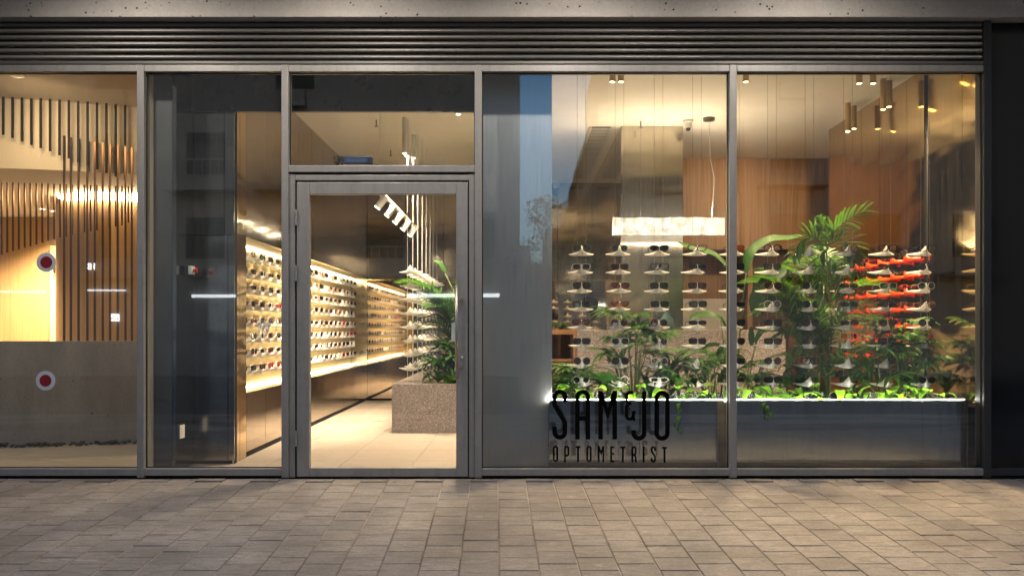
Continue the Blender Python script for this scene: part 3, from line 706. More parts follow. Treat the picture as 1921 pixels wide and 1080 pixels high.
def outline(kind, n=22):
    pts = []
    for i in range(n):
        t = 2 * math.pi * i / n; c, s = math.cos(t), math.sin(t)
        def se(e): return math.copysign(abs(c) ** e, c), math.copysign(abs(s) ** e, s)
        if kind == 'round': x, z = c * .0245, s * .0235
        elif kind == 'square': x, z = se(.55); x *= .0285; z *= .0205; x *= 1 + .08 * (z / .0205)
        elif kind == 'cat': x, z = se(.8); x *= .030; z *= .0195; z += max(0, x) * .22; 
        elif kind == 'slim': x, z = se(.7); x *= .0290; z *= .0145
        elif kind == 'drop': x, z = se(.85); x *= .0280; z *= .0235; x *= 1 + .14 * (z / .0235)
        pts.append((x, z))
    return pts
def glasses_parts(kind, thick):
    o = outline(kind); cx = .0355; n = len(o)
    fr_, l1, tp = MB(), [MB(), MB()], [MB(), MB()]
    for si, sgn in enumerate((-1, 1)):
        inn = [(sgn * (cx + x), z) for x, z in o]; out = [(sgn * (cx + x * (1 + thick)), z * (1 + thick * 1.2)) for x, z in o]
        yb = lambda x: .010 * (abs(x) / .07) ** 2
        b = len(fr_.v)
        for (x, z) in inn: fr_.v += [(x, yb(x) - .002, z), (x, yb(x) + .002, z)]
        for (x, z) in out: fr_.v += [(x, yb(x) - .002, z), (x, yb(x) + .002, z)]
        for i in range(n):
            j = (i + 1) % n; A, B, Cc, D = b + 2*i, b + 2*j, b + 2*n + 2*i, b + 2*n + 2*j
            for q in ((A, B, D, Cc), (A+1, Cc+1, D+1, B+1), (Cc, D, D+1, Cc+1), (A, A+1, B+1, B)): fr_.f.append(q if sgn > 0 else q[::-1]); fr_.m.append(0)
        m2 = l1[si]; m2.v = [(x, yb(x), z) for x, z in inn] ; m2.f.append(tuple(range(n)) if sgn > 0 else tuple(range(n))[::-1]); m2.m.append(0)
        ox = max(abs(x) for x, z in out); oz = .010 if kind != 'slim' else .006
        tp[si].tube([(sgn * ox, .010, oz), (sgn * (ox + .002), .018, oz), (sgn * (ox + .001), .10, oz - .002), (sgn * (ox - .006), .135, oz - .026)], [.0026, .0024, .0022, .0024], 5)
    fr_.tube([(-.014, -.001, .006), (-.006, -.0015, .010), (.006, -.0015, .010), (.014, -.001, .006)], .0024, 5)
    return fr_, l1, tp
FC = {'black': plain("black_acetate", (.008, .008, .009), .2), 'tortoise': plain("tortoise_acetate", (.10, .035, .012), .2, var=.5),
      'brown': plain("brown_acetate", (.05, .02, .014), .22), 'gold': plain("gold_wire", (.6, .42, .18), .25, .9), 'clear': plain("clear_acetate", (.45, .42, .38), .15), 'red': plain("red_acetate", (.45, .03, .02), .2)}
def lensmat(name, tint, r0):
    return glass(name, r0, tint)
LC = {'black': lensmat("black_lens", (.035, .035, .04), .05), 'brown': lensmat("brown_lens", (.12, .055, .03), .05), 'green': lensmat("green_lens", (.06, .09, .06), .05),
      'amber': lensmat("amber_lens", (.65, .25, .05), .05), 'pink': lensmat("rose_lens", (.45, .16, .16), .06), 'clear': lensmat("clear_lens", (.93, .93, .92), .05), 'mirror': lensmat("mirrored_green_lens", (.02, .10, .06), .14)}
KINDS = ('round', 'square', 'cat', 'slim', 'drop')
GP = {}
def gl_meshes(kind, fc, lc):
    key = (kind, fc, lc)
    if key not in GP:
        th = (.24 if lc == 'clear' else .16) if fc not in ('gold',) else .08
        f, l1, tp = glasses_parts(kind, th)
        GP[key] = (f.mesh("frame", FC[fc], False), [q.mesh("lens", LC[lc]) for q in l1], [q.mesh("temple", FC[fc], True) for q in tp])
    return GP[key]
G1 = {}
def gl_single(kind, fc, lc):
    key = (kind, fc, lc)
    if key not in G1:
        f, l1, tp = glasses_parts(kind, .2); mb = MB()
        for src, mi in ((f, 0), (l1[0], 1), (l1[1], 1), (tp[0], 0), (tp[1], 0)):
            b = len(mb.v); mb.v += src.v; mb.f += [tuple(b + i for i in q) for q in src.f]; mb.m += [mi] * len(src.f)
        G1[key] = mb.mesh("eyeglasses", [FC[fc], LC[lc]])
    return G1[key]
def eyewear(loc, rotz, kind, fc, lc, label, group, scale=1.0):
    nm = "eyeglasses" if lc == 'clear' else "sunglasses"
    e = empty(nm, loc, label, "glasses", group); e.rotation_euler = (0, 0, rotz); e.scale = (scale,) * 3
    f, ls, ts = gl_meshes(kind, fc, lc)
    inst("frame", f, parent=e, local=True)
    for q in ls: inst("lens", q, parent=e, local=True)
    for q in ts: inst("temple", q, parent=e, local=True)
KN = {'round': 'round', 'square': 'square', 'cat': 'cat-eye', 'slim': 'slim', 'drop': 'wide'}
rg = random.Random(21)
YH = .46
colpx = [1091, 1162.5, 1236, 1308, 1379.5, 1449, 1519.5, 1592, 1664, 1737]
rowpy = [475.5, 510, 545.5, 580, 614.5, 649, 686, 721]
style = {(0,0):('drop','gold','mirror'),(0,1):('round','gold','mirror'),(0,2):('cat','black','black'),(0,3):('cat','black','clear'),(0,4):('square','tortoise','amber'),(0,5):('round','black','clear'),(0,6):None,(0,7):('round','brown','clear'),(0,8):('square','black','clear'),(0,9):('square','black','clear'),
 (1,0):('square','clear','brown'),(1,1):('square','tortoise','brown'),(1,2):('square','black','clear'),(1,3):('slim','black','brown'),(1,4):('square','black','black'),(1,5):('square','black','black'),(1,6):None,(1,7):None,(1,8):('cat','black','brown'),(1,9):('round','black','black'),
 (2,0):('drop','black','brown'),(2,1):('cat','black','pink'),(2,2):('square','black','green'),(2,3):('square','brown','brown'),(2,6):('round','black','black'),(2,7):('slim','black','brown'),(2,8):('square','clear','green'),(2,9):('round','clear','green'),
 (3,0):('square','tortoise','green'),(3,1):('cat','tortoise','amber'),(3,2):('square','black','green'),(3,3):('square','black','green'),(3,5):('round','clear','clear'),(3,6):('round','black','black'),(3,7):('slim','black','green'),(3,8):('square','black','black'),(3,9):('round','gold','clear'),
 (4,0):('cat','brown','pink'),(4,1):('round','tortoise','brown'),(4,2):('round','brown','brown'),(4,3):('slim','black','black'),(4,6):('drop','black','black'),(4,7):('slim','brown','brown'),(4,9):('round','black','black'),
 (5,0):('square','brown','black'),(5,1):('drop','clear','green'),(5,2):('round','gold','mirror'),(5,3):('square','black','black'),(5,5):('square','black','black'),(5,7):None,(5,8):('square','black','black'),(5,9):('slim','black','clear'),
 (6,0):('round','black','black'),(6,1):('round','black','black'),(6,2):('round','clear','clear'),(6,3):None,(6,5):('round','black','black'),(6,6):('square','black','clear'),(6,7):None,(6,8):None,(6,9):None,
 (7,0):('round','clear','green'),(7,1):('round','clear','clear'),(7,2):('slim','clear','clear'),(7,3):('drop','black','green'),(7,6):None,(7,7):None,(7,8):None,(7,9):('round','black','black')}
for c, px in enumerate(colpx):
    x = PX(px, YH)
    for k, dx in enumerate((-.035, .035)):
        mb = MB(); mb.tube([(x + dx, YH + .012, ZP - .02), (x + dx, YH + .012, CEIL)], .0011, 4, cap=False)
        tag(mb.build("display_wire", M['wire']), f"thin steel display wire, {'nearer' if k == 0 else 'farther'} one of {ORD[c]} window column from the grey pier", "wire", "wires holding the window stands")
    for r, py in enumerate(rowpy):
        z = PZ(py, YH)
        yaw = rg.uniform(-.07, .07)
        o = inst("eyewear_stand", STAND, (x, YH, z), (0, 0, yaw)); where = f"{rowname(r, 8)}, {ORD[c]} window column from the grey pier"
        tag(o, f"frosted acrylic winged eyewear stand, {where}", "eyewear stand", "frosted stands in the window")
        s = style.get((r, c), 'rnd')
        if s == 'rnd': s = (rg.choice(KINDS), rg.choice(('black','black','brown','tortoise')), rg.choice(('black','brown','green')))
        if s is None: continue
        k_, f_, l_ = s
        eyewear((x + rg.uniform(-.004, .004), YH - .022, z + .040), yaw + rg.uniform(-.05, .05), k_, f_, l_, f"{KN[k_]} {f_} framed glasses on stand, {where}", "glasses on the window stands", 1.06)
# gold wall niche: stands with glasses
XN = NX + .125
for r, py in enumerate((482, 515, 545.5, 576.5, 609, 639, 668.5, 700)):
    d = DIST + 1.21; z = CAM_H - (py - VPY) * d / FPX
    for i in range(20):
        y = 7.38 - DIST + .265 * i
        if y > YBACK - .1: continue
        o = inst("eyewear_stand", STAND, (XN, y, z), (0, 0, R(90) + rg.uniform(-.06, .06)), (1.32, .9, 1.12))
        wh = f"{rowname(r, 8)} of the gold niche, {ORD[i]} from the glass"
        tag(o, f"white acrylic eyewear stand, {wh}", "eyewear stand", "white stands in the gold niche")
        if rg.random() < .08: continue
        k_ = rg.choice(KINDS); f_ = rg.choice(('black','black','black','brown','tortoise','tortoise','clear','red' if rg.random() < .5 else 'black')); l_ = rg.choice(('black','black','brown','green','clear'))
        g_ = inst("eyeglasses" if l_ == 'clear' else "sunglasses", gl_single(k_, f_, l_), (XN + .022, y, z + .040), (0, 0, R(90) + rg.uniform(-.1, .1)), (1.05,) * 3)
        tag(g_, f"{KN[k_]} {f_} framed glasses, {wh}", "glasses", "glasses in the gold niche")
# island stands
for c in range(7):
    y = 2.72 + c * .44; x = XI0 + .17
    for dx in (-.03, .03):
        mb = MB(); mb.tube([(x + dx, y + .01, ZI), (x + dx, y + .01, CEIL)], .0016, 4, cap=False)
        tag(mb.build("display_wire", M['white_metal']), f"pale display wire at the {ORD[c]} stand column of the island, {'outer' if dx < 0 else 'inner'} one", "wire", "wires holding the island stands")
    for r in range(8):
        z = .69 + r * .150
        o = inst("eyewear_stand", STAND, (x, y, z), (0, 0, rg.uniform(-.1, .1)), (1.25, 1.25, 1.1))
        tag(o, f"frosted stand over the terrazzo island, {rowname(7 - r, 8)}, {ORD[c]} from the door", "eyewear stand", "frosted stands over the island")
# orange stands on the right wall
XO = XE - .10
for r in range(7):
    z = 1.735 - .147 * r
    for i in range(6):
        y = 1.10 + i * .265
        o = inst("orange_stand", OSTAND, (XO, y, z), (0, 0, R(-90)), (1.0, .6, 1.0)); wh = f"{rowname(r, 7)} of orange stands, {ORD[i]} from the glass"
        tag(o, f"translucent orange eyewear stand, {wh}", "eyewear stand", "orange stands on the gold wall")
        if rg.random() < .2: continue
        k_ = rg.choice(KINDS); f_ = rg.choice(('black','tortoise','brown','red')); l_ = rg.choice(('black','brown','amber'))
        g_ = inst("sunglasses", gl_single(k_, f_, l_), (XO - .022, y, z + .050), (0, 0, R(-90)), (1.05,) * 3)
        tag(g_, f"{KN[k_]} {f_} framed sunglasses, {wh}", "glasses", "glasses on the orange stands")

# ------------------------------------------------------------------ plants
def bl_(mb, base, az, el, Ln, W, droop, n=6, fold=.35, prof=None, tw=0):
    p = Vector(base); ds = Ln / n; b = len(mb.v); e = el; a = az
    for i in range(n + 1):
        t = i / n
        wd = W * (prof(t) if prof else max(.02, math.sin(math.pi * min(1, .06 + .94 * t ** .8)) ** .8))
        d = Vector((math.cos(e) * math.cos(a), math.cos(e) * math.sin(a), math.sin(e)))
        s = Vector((-math.sin(a), math.cos(a), 0)); u = d.cross(s) * -1
        if u.z < 0 and abs(e) < 1.5: u = -u
        if tw: s = (s * math.cos(tw) + u * math.sin(tw))
        mb.v += [tuple(p), tuple(p + s * wd + u * wd * fold), tuple(p - s * wd + u * wd * fold)]
        p = p + d * ds; e -= droop / n
    for i in range(n):
        k = b + i * 3; mb.f += [(k, k + 3, k + 4, k + 1), (k, k + 2, k + 5, k + 3)]; mb.m += [0, 0]
    return p
def bl2(mb, p, d0, Ln, W, sag, n=4, fold=.3):
    p = Vector(p); b = len(mb.v)
    for i in range(n + 1):
        t = i / n; d = (d0 + Vector((0, 0, -sag * t))).normalized(); nn = Vector((0, 0, 1)) - d * d.z
        nn = nn.normalized() if nn.length > .15 else Vector((1, 0, 0)); s = d.cross(nn); wd = W * max(.03, math.sin(math.pi * (.12 + .88 * t)) ** .8)
        mb.v += [tuple(p), tuple(p + s * wd + nn * wd * fold), tuple(p - s * wd + nn * wd * fold)]; p = p + d * (Ln / n)
    for i in range(n):
        k = b + i * 3; mb.f += [(k, k + 3, k + 4, k + 1), (k, k + 2, k + 5, k + 3)]; mb.m += [0, 0]
def frond_mesh(Ln, droop, el, nl, ll, seed):
    r = random.Random(seed); mb = MB(); p = Vector((0, 0, 0)); e = el; pts = []; n = 16
    for i in range(n + 1):
        pts.append((p.copy(), e)); p = p + Vector((math.cos(e), 0, math.sin(e))) * (Ln / n); e -= droop / n
    mb.tube([q for q, _ in pts], [.005 * (1 - .8 * i / n) for i in range(n + 1)], 5)
    for k in range(nl):
        t = .22 + .78 * k / (nl - 1); f = t * n; i = min(int(f), n - 1); q = pts[i][0].lerp(pts[i + 1][0], f - i); e = pts[i][1]
        L_ = ll * (math.sin(math.pi * (.18 + .74 * t)) ** .7) * r.uniform(.9, 1.1)
        for s in (-1, 1):
            al = R(64) - R(34) * t + r.uniform(-.08, .08); dr_ = Vector((math.cos(e), 0, math.sin(e))); up_ = Vector((-math.sin(e), 0, math.cos(e)))
            bl2(mb, q, dr_ * math.cos(al) + Vector((0, s, 0)) * math.sin(al) + up_ * .18, L_, L_ * .05 + .003, .55 + r.uniform(-.1, .35), 4, .3)
    return mb.mesh("frond", M['leaf'], False)
FRONDS = [frond_mesh(.62, 1.5, 1.25, 15, .24, 1), frond_mesh(.72, 1.2, 1.35, 17, .26, 2), frond_mesh(.5, 1.9, 1.1, 13, .2, 3)]
def areca(loc, h, n, label, seed, nstem=5):
    r = random.Random(seed); e = empty("areca_palm", loc, label, "palm"); loc = Vector(loc)
    for k in range(nstem):
        a = r.uniform(0, 6.28); b = loc + Vector((math.cos(a) * .04, math.sin(a) * .03, 0)); t = b + Vector((math.cos(a) * .08, math.sin(a) * .05, h * r.uniform(.55, .8)))
        mb = MB(); mb.tube([b, b.lerp(t, .5) + Vector((0, 0, .02)), t], [.010, .008, .006], 6); mb.build("stem", M['stem'], e, smooth=True)
        for j in range(max(1, n // nstem)):
            az = a + r.uniform(-1.3, 1.3); f = r.choice(FRONDS); s = r.uniform(.7, 1.1)
            inst("frond", f, b.lerp(t, r.uniform(.45, 1)), (r.uniform(-.2, .2), r.uniform(-.25, .15), az), (s,) * 3, parent=e)
    return e
def fan_mesh(seed, n=8, Ln=.26):
    r = random.Random(seed); mb = MB()
    for k in range(n):
        a = (k - (n - 1) / 2) * R(210) / n; bl_(mb, (0, 0, 0), a, .55 + r.uniform(-.15, .15) - abs(a) * .1, Ln * (1 - .12 * abs(a)) * r.uniform(.85, 1.1), .024, 1.2 + r.uniform(-.2, .5), 5, .35)
    return mb.mesh("leaf_fan", M['leaf'])
FANS = [fan_mesh(5), fan_mesh(6, 9, .24), fan_mesh(7, 7, .3)]
def lady_palm(loc, h, nst, label, seed, spread=.16, m=None, s0=1.0):
    r = random.Random(seed); e = empty("lady_palm", loc, label, "palm"); loc = Vector(loc)
    for k in range(nst):
        a = r.uniform(0, 6.28); t = loc + Vector((math.cos(a) * spread * r.uniform(.3, 1), math.sin(a) * spread * .6 * r.uniform(.3, 1), h * r.uniform(.45, 1)))
        mb = MB(); mb.tube([loc + Vector((math.cos(a) * .02, math.sin(a) * .02, 0)), loc.lerp(t, .55) + Vector((0, 0, .03)), t], [.006, .005, .003], 5); mb.build("stem", M['stem'], e, smooth=True)
        o = inst("leaf_fan", r.choice(FANS), t, (r.uniform(-.3, .3), r.uniform(-.4, .2), a + r.uniform(-.5, .5)), (r.uniform(.75, 1.1) * s0,) * 3, parent=e)
    return e
def strap_plant(loc, h, n, W, label, m, seed, name="leafy_plant", droop=(1.0, 2.2)):
    r = random.Random(seed); e = empty(name, loc, label, "plant")
    for k in range(n):
        mb = MB(); bl_(mb, Vector(loc) + Vector((r.uniform(-.03, .03), r.uniform(-.03, .03), r.uniform(0, h * .45))), r.uniform(0, 6.28), r.uniform(.7, 1.45), h * r.uniform(.5, .85), W * r.uniform(.7, 1.15), r.uniform(*droop), 7, .3)
        mb.build("leaf", M[m], e, smooth=True)
    mb = MB(); mb.tube([Vector(loc), Vector(loc) + Vector((0, 0, h * .5))], [.012, .006], 6); mb.build("stem", M['stem'], e)
    return e
def banana_leaf(e, pts, W, tw=0, m='leaf_big'):
    """a broad paddle leaf along a path of points (last half is blade)"""
    mb = MB(); pts = [Vector(p) for p in pts]; n = len(pts); b = 0
    up = Vector((0, -.55, .83))
    N = 14; P_ = []
    for i in range(N + 1):
        f = i / N * (n - 1); k = min(int(f), n - 2); q = f - k
        p0, p1, p2, p3 = pts[max(k-1,0)], pts[k], pts[k+1], pts[min(k+2,n-1)]
        P_.append(.5 * ((2*p1) + (p2-p0)*q + (2*p0-5*p1+4*p2-p3)*q*q + (3*p1-p0-3*p2+p3)*q**3))
    for i, p in enumerate(P_):
        d = (P_[min(i+1, N)] - P_[max(i-1, 0)]).normalized(); s = d.cross(up).normalized(); u = s.cross(d)
        t = i / N; wd = W * max(.03, math.sin(math.pi * min(1, .05 + .95 * t)) ** .7) * (1 + .06 * math.sin(i * 2.3))
        mb.v += [tuple(p), tuple(p + s * wd + u * wd * .25), tuple(p - s * wd + u * wd * .25)]
    for i in range(N):
        k = i * 3; mb.f += [(k, k+3, k+4, k+1), (k, k+2, k+5, k+3)]; mb.m += [0, 0]
    mb.build("leaf", M[m], e, smooth=True)
def curve(pts, n=40):
    out = []; pts = [Vector(p) for p in pts]; m = len(pts)
    for i in range(n + 1):
        f = i / n * (m - 1); k = min(int(f), m - 2); q = f - k
        p0, p1, p2, p3 = pts[max(k-1,0)], pts[k], pts[k+1], pts[min(k+2,m-1)]
        out.append(.5 * ((2*p1) + (p2-p0)*q + (2*p0-5*p1+4*p2-p3)*q*q + (3*p1-p0-3*p2+p3)*q**3))
    return out
def stalk(e, pts, r0=.008):
    mb = MB(); mb.tube([Vector(p) for p in pts], [r0 * (1 - .5 * i / (len(pts) - 1)) for i in range(len(pts))], 6); mb.build("stalk", M['stem'], e, smooth=True)
SOILZ = ZP - .06
# bird of paradise plants
e = empty("bird_of_paradise", (PX(1350, .75), .75, SOILZ), "broad leaved tall plant rising behind the middle mullion", "plant")
stalk(e, [P(1352, 745, .75), P(1366, 620, .75), P(1372, 520, .75), P(1362, 497, .75)]); banana_leaf(e, [P(1364, 500, .75), P(1340, 478, .74), P(1312, 470, .72), P(1285, 462, .7), P(1270, 453, .68)], .05)
stalk(e, [P(1382, 745, .7), P(1388, 620, .7), P(1396, 545, .7), P(1400, 505, .7)]); banana_leaf(e, [P(1399, 510, .7), P(1404, 483, .7), P(1420, 463, .68), P(1448, 449, .66), P(1480, 447, .64), P(1512, 440, .62)], .055)
stalk(e, [P(1400, 745, .72), P(1414, 660, .72), P(1432, 570, .72)]); banana_leaf(e, [P(1418, 590, .72), P(1430, 560, .71), P(1450, 530, .7), P(1475, 505, .69)], .11, m='leaf_dark')
stalk(e, [P(1345, 745, .66), P(1340, 690, .66), P(1334, 660, .66)]); banana_leaf(e, [P(1322, 706, .6), P(1334, 684, .62), P(1348, 664, .64), P(1360, 648, .66)], .035, m='leaf_light')
stalk(e, [P(1362, 745, .7), P(1358, 650, .7), P(1352, 600, .7)]); banana_leaf(e, [P(1362, 615, .7), P(1350, 598, .68), P(1328, 590, .66), P(1302, 594, .64), P(1296, 600, .62)], .045)
stalk(e, [P(1392, 745, .62), P(1405, 690, .62), P(1420, 640, .62)]); banana_leaf(e, [P(1416, 642, .62), P(1430, 622, .61), P(1455, 619, .6), P(1482, 624, .58)], .032)
banana_leaf(e, [P(1410, 648, .62), P(1409, 632, .61), P(1409, 612, .6)], .028, m='leaf_dark')
banana_leaf(e, [P(1345, 668, .62), P(1352, 650, .62), P(1330, 648, .6), P(1296, 664, .58)], .028)
# palms and leafy plants in the window
areca((PX(1530, .72), .72, SOILZ), 1.25, 20, "tall areca palm with feathery fronds in the window planter", 8, 5)
areca((PX(1560, .80), .80, SOILZ), .85, 16, "shorter areca palm leaning behind the tall one near the orange stands", 9, 3)
e = empty("palm_crown", (PX(1580, .7), .7, SOILZ), "slender palm stem with one high arching frond reaching above the stands", "palm")
stalk(e, [P(1556, 745, .7), P(1560, 600, .7), P(1550, 470, .7), P(1553, 455, .7)], .010)
def hero(e, pts, ll, Y, nl=15, seed=0):
    """one feathery frond along a path, its leaflets spread about the rachis"""
    r = random.Random(seed); mb = MB(); pp_ = [P(x, y, Y - .05 * i) for i, (x, y) in enumerate(pts)]
    q = curve(pp_, 20); mb.tube(q, [.005 * (1 - .75 * i / 20) for i in range(21)], 5)
    for k in range(nl):
        t = .12 + .88 * k / (nl - 1); i = min(int(t * 20), 19); d = (q[min(i + 1, 20)] - q[max(i - 1, 0)]).normalized()
        sd = d.cross(Vector((0, 1, 0))).normalized(); L_ = ll * (.45 + .55 * math.sin(math.pi * (.15 + .75 * t))) * r.uniform(.85, 1.1)
        for sg_ in (-1, 1):
            al = R(58) - R(28) * t + r.uniform(-.1, .1)
            bl2(mb, q[i].lerp(q[i + 1], t * 20 - i), d * math.cos(al) + sd * sg_ * math.sin(al) + Vector((0, r.uniform(-.45, .15), 0)), L_, L_ * .06 + .004, .45 + r.uniform(-.1, .3), 5, .35)
    mb.build("frond", M['leaf'], e)
for k, (pts, ll, Y) in enumerate((([(1552, 470), (1560, 440), (1588, 415), (1622, 396)], .17, .64), ([(1550, 475), (1530, 445), (1505, 450), (1488, 480)], .17, .62), ([(1553, 460), (1580, 450), (1600, 475), (1606, 515)], .18, .60),
    ([(1550, 470), (1540, 478), (1538, 520), (1548, 565)], .18, .56), ([(1552, 470), (1548, 435), (1540, 418), (1534, 412)], .09, .66), ([(1553, 480), (1570, 500), (1580, 540), (1580, 590)], .17, .62),
    ([(1548, 500), (1520, 500), (1500, 530), (1492, 570)], .16, .66), ([(1556, 640), (1575, 600), (1600, 580), (1626, 578)], .15, .62), ([(1552, 660), (1530, 610), (1500, 600), (1470, 622)], .15, .64), ([(1558, 700), (1580, 660), (1604, 655), (1628, 672)], .14, .58), ([(1550, 700), (1525, 650), (1500, 648), (1478, 672)], .14, .60))):
    hero(e, pts, ll, Y, 15, 60 + k)
lady_palm((PX(1190, .66), .66, SOILZ), .74, 16, "lady palm with finger leaves near the word over the planter", 12, .26)
lady_palm((PX(1075, .62), .62, SOILZ), .30, 9, "low lady palm beside the grey steel pier", 13, .16, s0=.85)
lady_palm((PX(1690, .60), .60, SOILZ), .66, 16, "bushy lady palm in front of the orange stands", 14, .24)
lady_palm((PX(1455, .80), .80, SOILZ), .34, 8, "small lady palm under the broad leaves", 15, .2, s0=.8)
strap_plant((PX(1255, .72), .72, SOILZ + .05), .52, 22, .035, "dark glossy leafed plant left of the middle mullion", 'leaf_dark', 5)
strap_plant((PX(1140, .85), .85, SOILZ), .30, 12, .02, "low strap leafed plant behind the lady palm", 'leaf', 6)
strap_plant((PX(1600, .85), .85, SOILZ), .34, 14, .03, "low broad leafed plant at the palm foot", 'leaf_dark', 7)
strap_plant((PX(1695, .55), .55, SOILZ + .12), .36, 10, .016, "light green arching spider plant before the orange stands", 'leaf', 17)
lady_palm((PX(1330, .85), .85, SOILZ), .42, 10, "lady palm behind the broad leaves at the middle mullion", 51, .22)
lady_palm((PX(1610, .70), .70, SOILZ), .40, 11, "lady palm between the tall palm and the bushy one", 52, .2)
strap_plant((PX(1500, .62), .62, SOILZ), .42, 18, .028, "dark strap leafed plant at the foot of the tall areca", 'leaf_dark', 53)
strap_plant((PX(1215, .60), .60, SOILZ), .34, 14, .03, "glossy broad leafed plant beside the lady palm stem", 'leaf_dark', 54)
strap_plant((PX(1740, .75), .75, SOILZ), .40, 14, .02, "strap leafed plant at the gold wall end of the planter", 'leaf', 55)
lady_palm((PX(1105, .56), .56, SOILZ), .24, 9, "spreading lady palm low behind the first big letters", 61, .22, s0=1.0)
lady_palm((PX(1280, .58), .58, SOILZ), .36, 9, "lady palm between the dark plant and the middle mullion", 62, .2, s0=1.0)
lady_palm((PX(1655, .55), .55, SOILZ), .46, 10, "upright lady palm just before the orange stands", 63, .2, s0=1.05)
lady_palm((PX(1725, .60), .60, SOILZ), .34, 9, "spreading lady palm next to the gold wall", 64, .2, s0=1.0)
lady_palm((PX(1420, .66), .66, SOILZ), .30, 8, "low lady palm beside the middle mullion in the last pane", 65, .2, s0=.9)
strap_plant((PX(1165, .75), .75, SOILZ + .15), .42, 14, .022, "tall narrow leafed plant rising behind the ampersand", 'leaf', 66)
def heart(seed):
    r = random.Random(seed); mb = MB(); bl_(mb, (0, 0, 0), 0, .5, .085, .034, 1.4, 6, .25, lambda t: max(.02, (1 - t) ** .6 * min(1, (t + .05) * 6) ** .5)); return mb.mesh("leaf", M['leaf_light'], True)
HEART = [heart(1), heart(2)]
def pothos(loc, n, sp, label, seed, s0=1.0):
    r = random.Random(seed); e = empty("pothos", loc, label, "plant")
    for k in range(n):
        q = Vector(loc) + Vector((r.uniform(-sp, sp), r.uniform(-.06, .05), r.uniform(.02, .13)))
        inst("leaf", HEART[k % 2], q, (r.uniform(-.4, .4), r.uniform(-.2, .9), -1.57 + r.uniform(-1.5, 1.5)), (r.uniform(.8, 1.5) * s0,) * 3, parent=e)
        if k % 3 == 0:
            mb = MB(); mb.tube([Vector(loc), Vector(loc).lerp(q, .5) + Vector((0, 0, .03)), q], .002, 4); mb.build("vine", M['stem'], e)
pp = [1062, 1105, 1140, 1180, 1215, 1260, 1300, 1345, 1400, 1440, 1475, 1505, 1545, 1585, 1625, 1690, 1755]
for i, px in enumerate(pp):
    pothos((PX(px, .33), .33, SOILZ + .03), (4, 8, 3, 6, 5)[i % 5] if px not in (1690, 1440) else 14, .11, f"bright green pothos tuft at the planter edge, {ORD[i]} from the grey pier", 40 + i, .95)
# trailing vines over the planter face
for px, py0, ln, nm in ((1275, 750, 60, "beyond the last big letter"), (1440, 750, 28, "under the broad leaved plant")):
    e = empty("trailing_vine", P(px, py0, .18), f"thin green vine trailing over the planter front {nm}", "vine")
    mb = MB(); mb.tube([P(px - 8, 748, .24), P(px - 4, 744, .19), P(px, 752, .185), P(px + 2, 750 + ln * .5, .185), P(px - 3, 750 + ln, .185)], .0022, 5); mb.build("stem", M['stem'], e)
    for k in range(5): inst("leaf", HEART[k % 2], P(px + random.uniform(-4, 4), 756 + ln * k / 5, .18), (.3, 1.0, random.uniform(2.5, 5.5)), (.65,) * 3, parent=e)
# island plants
areca((-.62, 2.95, ZI - .04), 1.0, 26, "feathery areca palm on the terrazzo island", 31, 4)
strap_plant((-.68, 2.85, ZI - .04), .65, 30, .045, "broad leafed dark plant on the terrazzo island", 'leaf', 32, droop=(.8, 1.8))
strap_plant((-.55, 3.6, ZI - .04), .7, 16, .03, "leafy plant at the middle of the terrazzo island", 'leaf_dark', 33)
areca((-.55, 4.3, ZI - .04), .9, 18, "areca palm at the rear of the terrazzo island", 34, 3)
pothos((-.86, 2.72, ZI), 22, .16, "bright pothos spilling over the front corner of the terrazzo island", 35, 1.3)
pothos((-.55, 2.72, ZI), 14, .14, "pothos tuft at the island front behind the door handle", 36, 1.2)
e = empty("tall_leaf_plant", (-.75, 3.2, ZI - .04), "single tall pale leaf stem rising from the island", "plant")
stalk(e, [(-.55, 3.2, ZI), (-.60, 3.2, 1.1), (-.70, 3.2, 1.50), (-.84, 3.2, 1.78)]); banana_leaf(e, [(-.82, 3.2, 1.76), (-.88, 3.2, 1.86), (-.96, 3.2, 1.90)], .035)

lady_palm((-.72, 2.80, ZI - .04), .42, 12, "lady palm at the front of the terrazzo island", 71, .2, s0=1.25)
strap_plant((-.58, 2.78, ZI - .02), .5, 18, .035, "fresh green broad leafed clump at the island front by the handle", 'leaf_big', 72, droop=(.8, 1.8))
# ------------------------------------------------------------------ desk things
vz = PZ(619, YD)
va = MB(); va.lathe([(0, 0), (.05, 0), (.075, .05), (.07, .11), (.03, .17), (.022, .22), (.035, .245), (.028, .245)], 20, (PX(1251, 2.4), 2.4, vz)); tag(va.build("vase", M['stone_vase'], smooth=True), "teal glazed bottle vase standing on the desk", "vase")
e = empty("reed_diffuser", (PX(1223, 2.42), 2.42, vz), "amber reed diffuser bottle on the desk", "diffuser")
mb = MB(); mb.lathe([(0, 0), (.03, 0), (.03, .09), (.012, .11), (.012, .13)], 14, (PX(1223, 2.42), 2.42, vz)); mb.build("bottle", plain("amber_bottle", (.5, .18, .03), .15), e, smooth=True)
for k in range(5): mb = MB(); mb.tube([(PX(1223, 2.42), 2.42, vz + .08), (PX(1223, 2.42) + (k - 2) * .012, 2.42 + .01 * (k % 2), vz + .30)], .003, 5); mb.build("reed", M['wood_lobby'], e)
e = empty("round_mirror", (PX(1106, 2.4), 2.4, vz), "round dark table mirror on the desk end", "mirror")
c = P(1106, 571, 2.4); mb = MB(); mb.tube([c + Vector((0, -.006, 0)), c + Vector((0, .006, 0))], .090, 32); mb.build("disc", plain("dark_mirror", (.10, .12, .15), .05, .9), e)
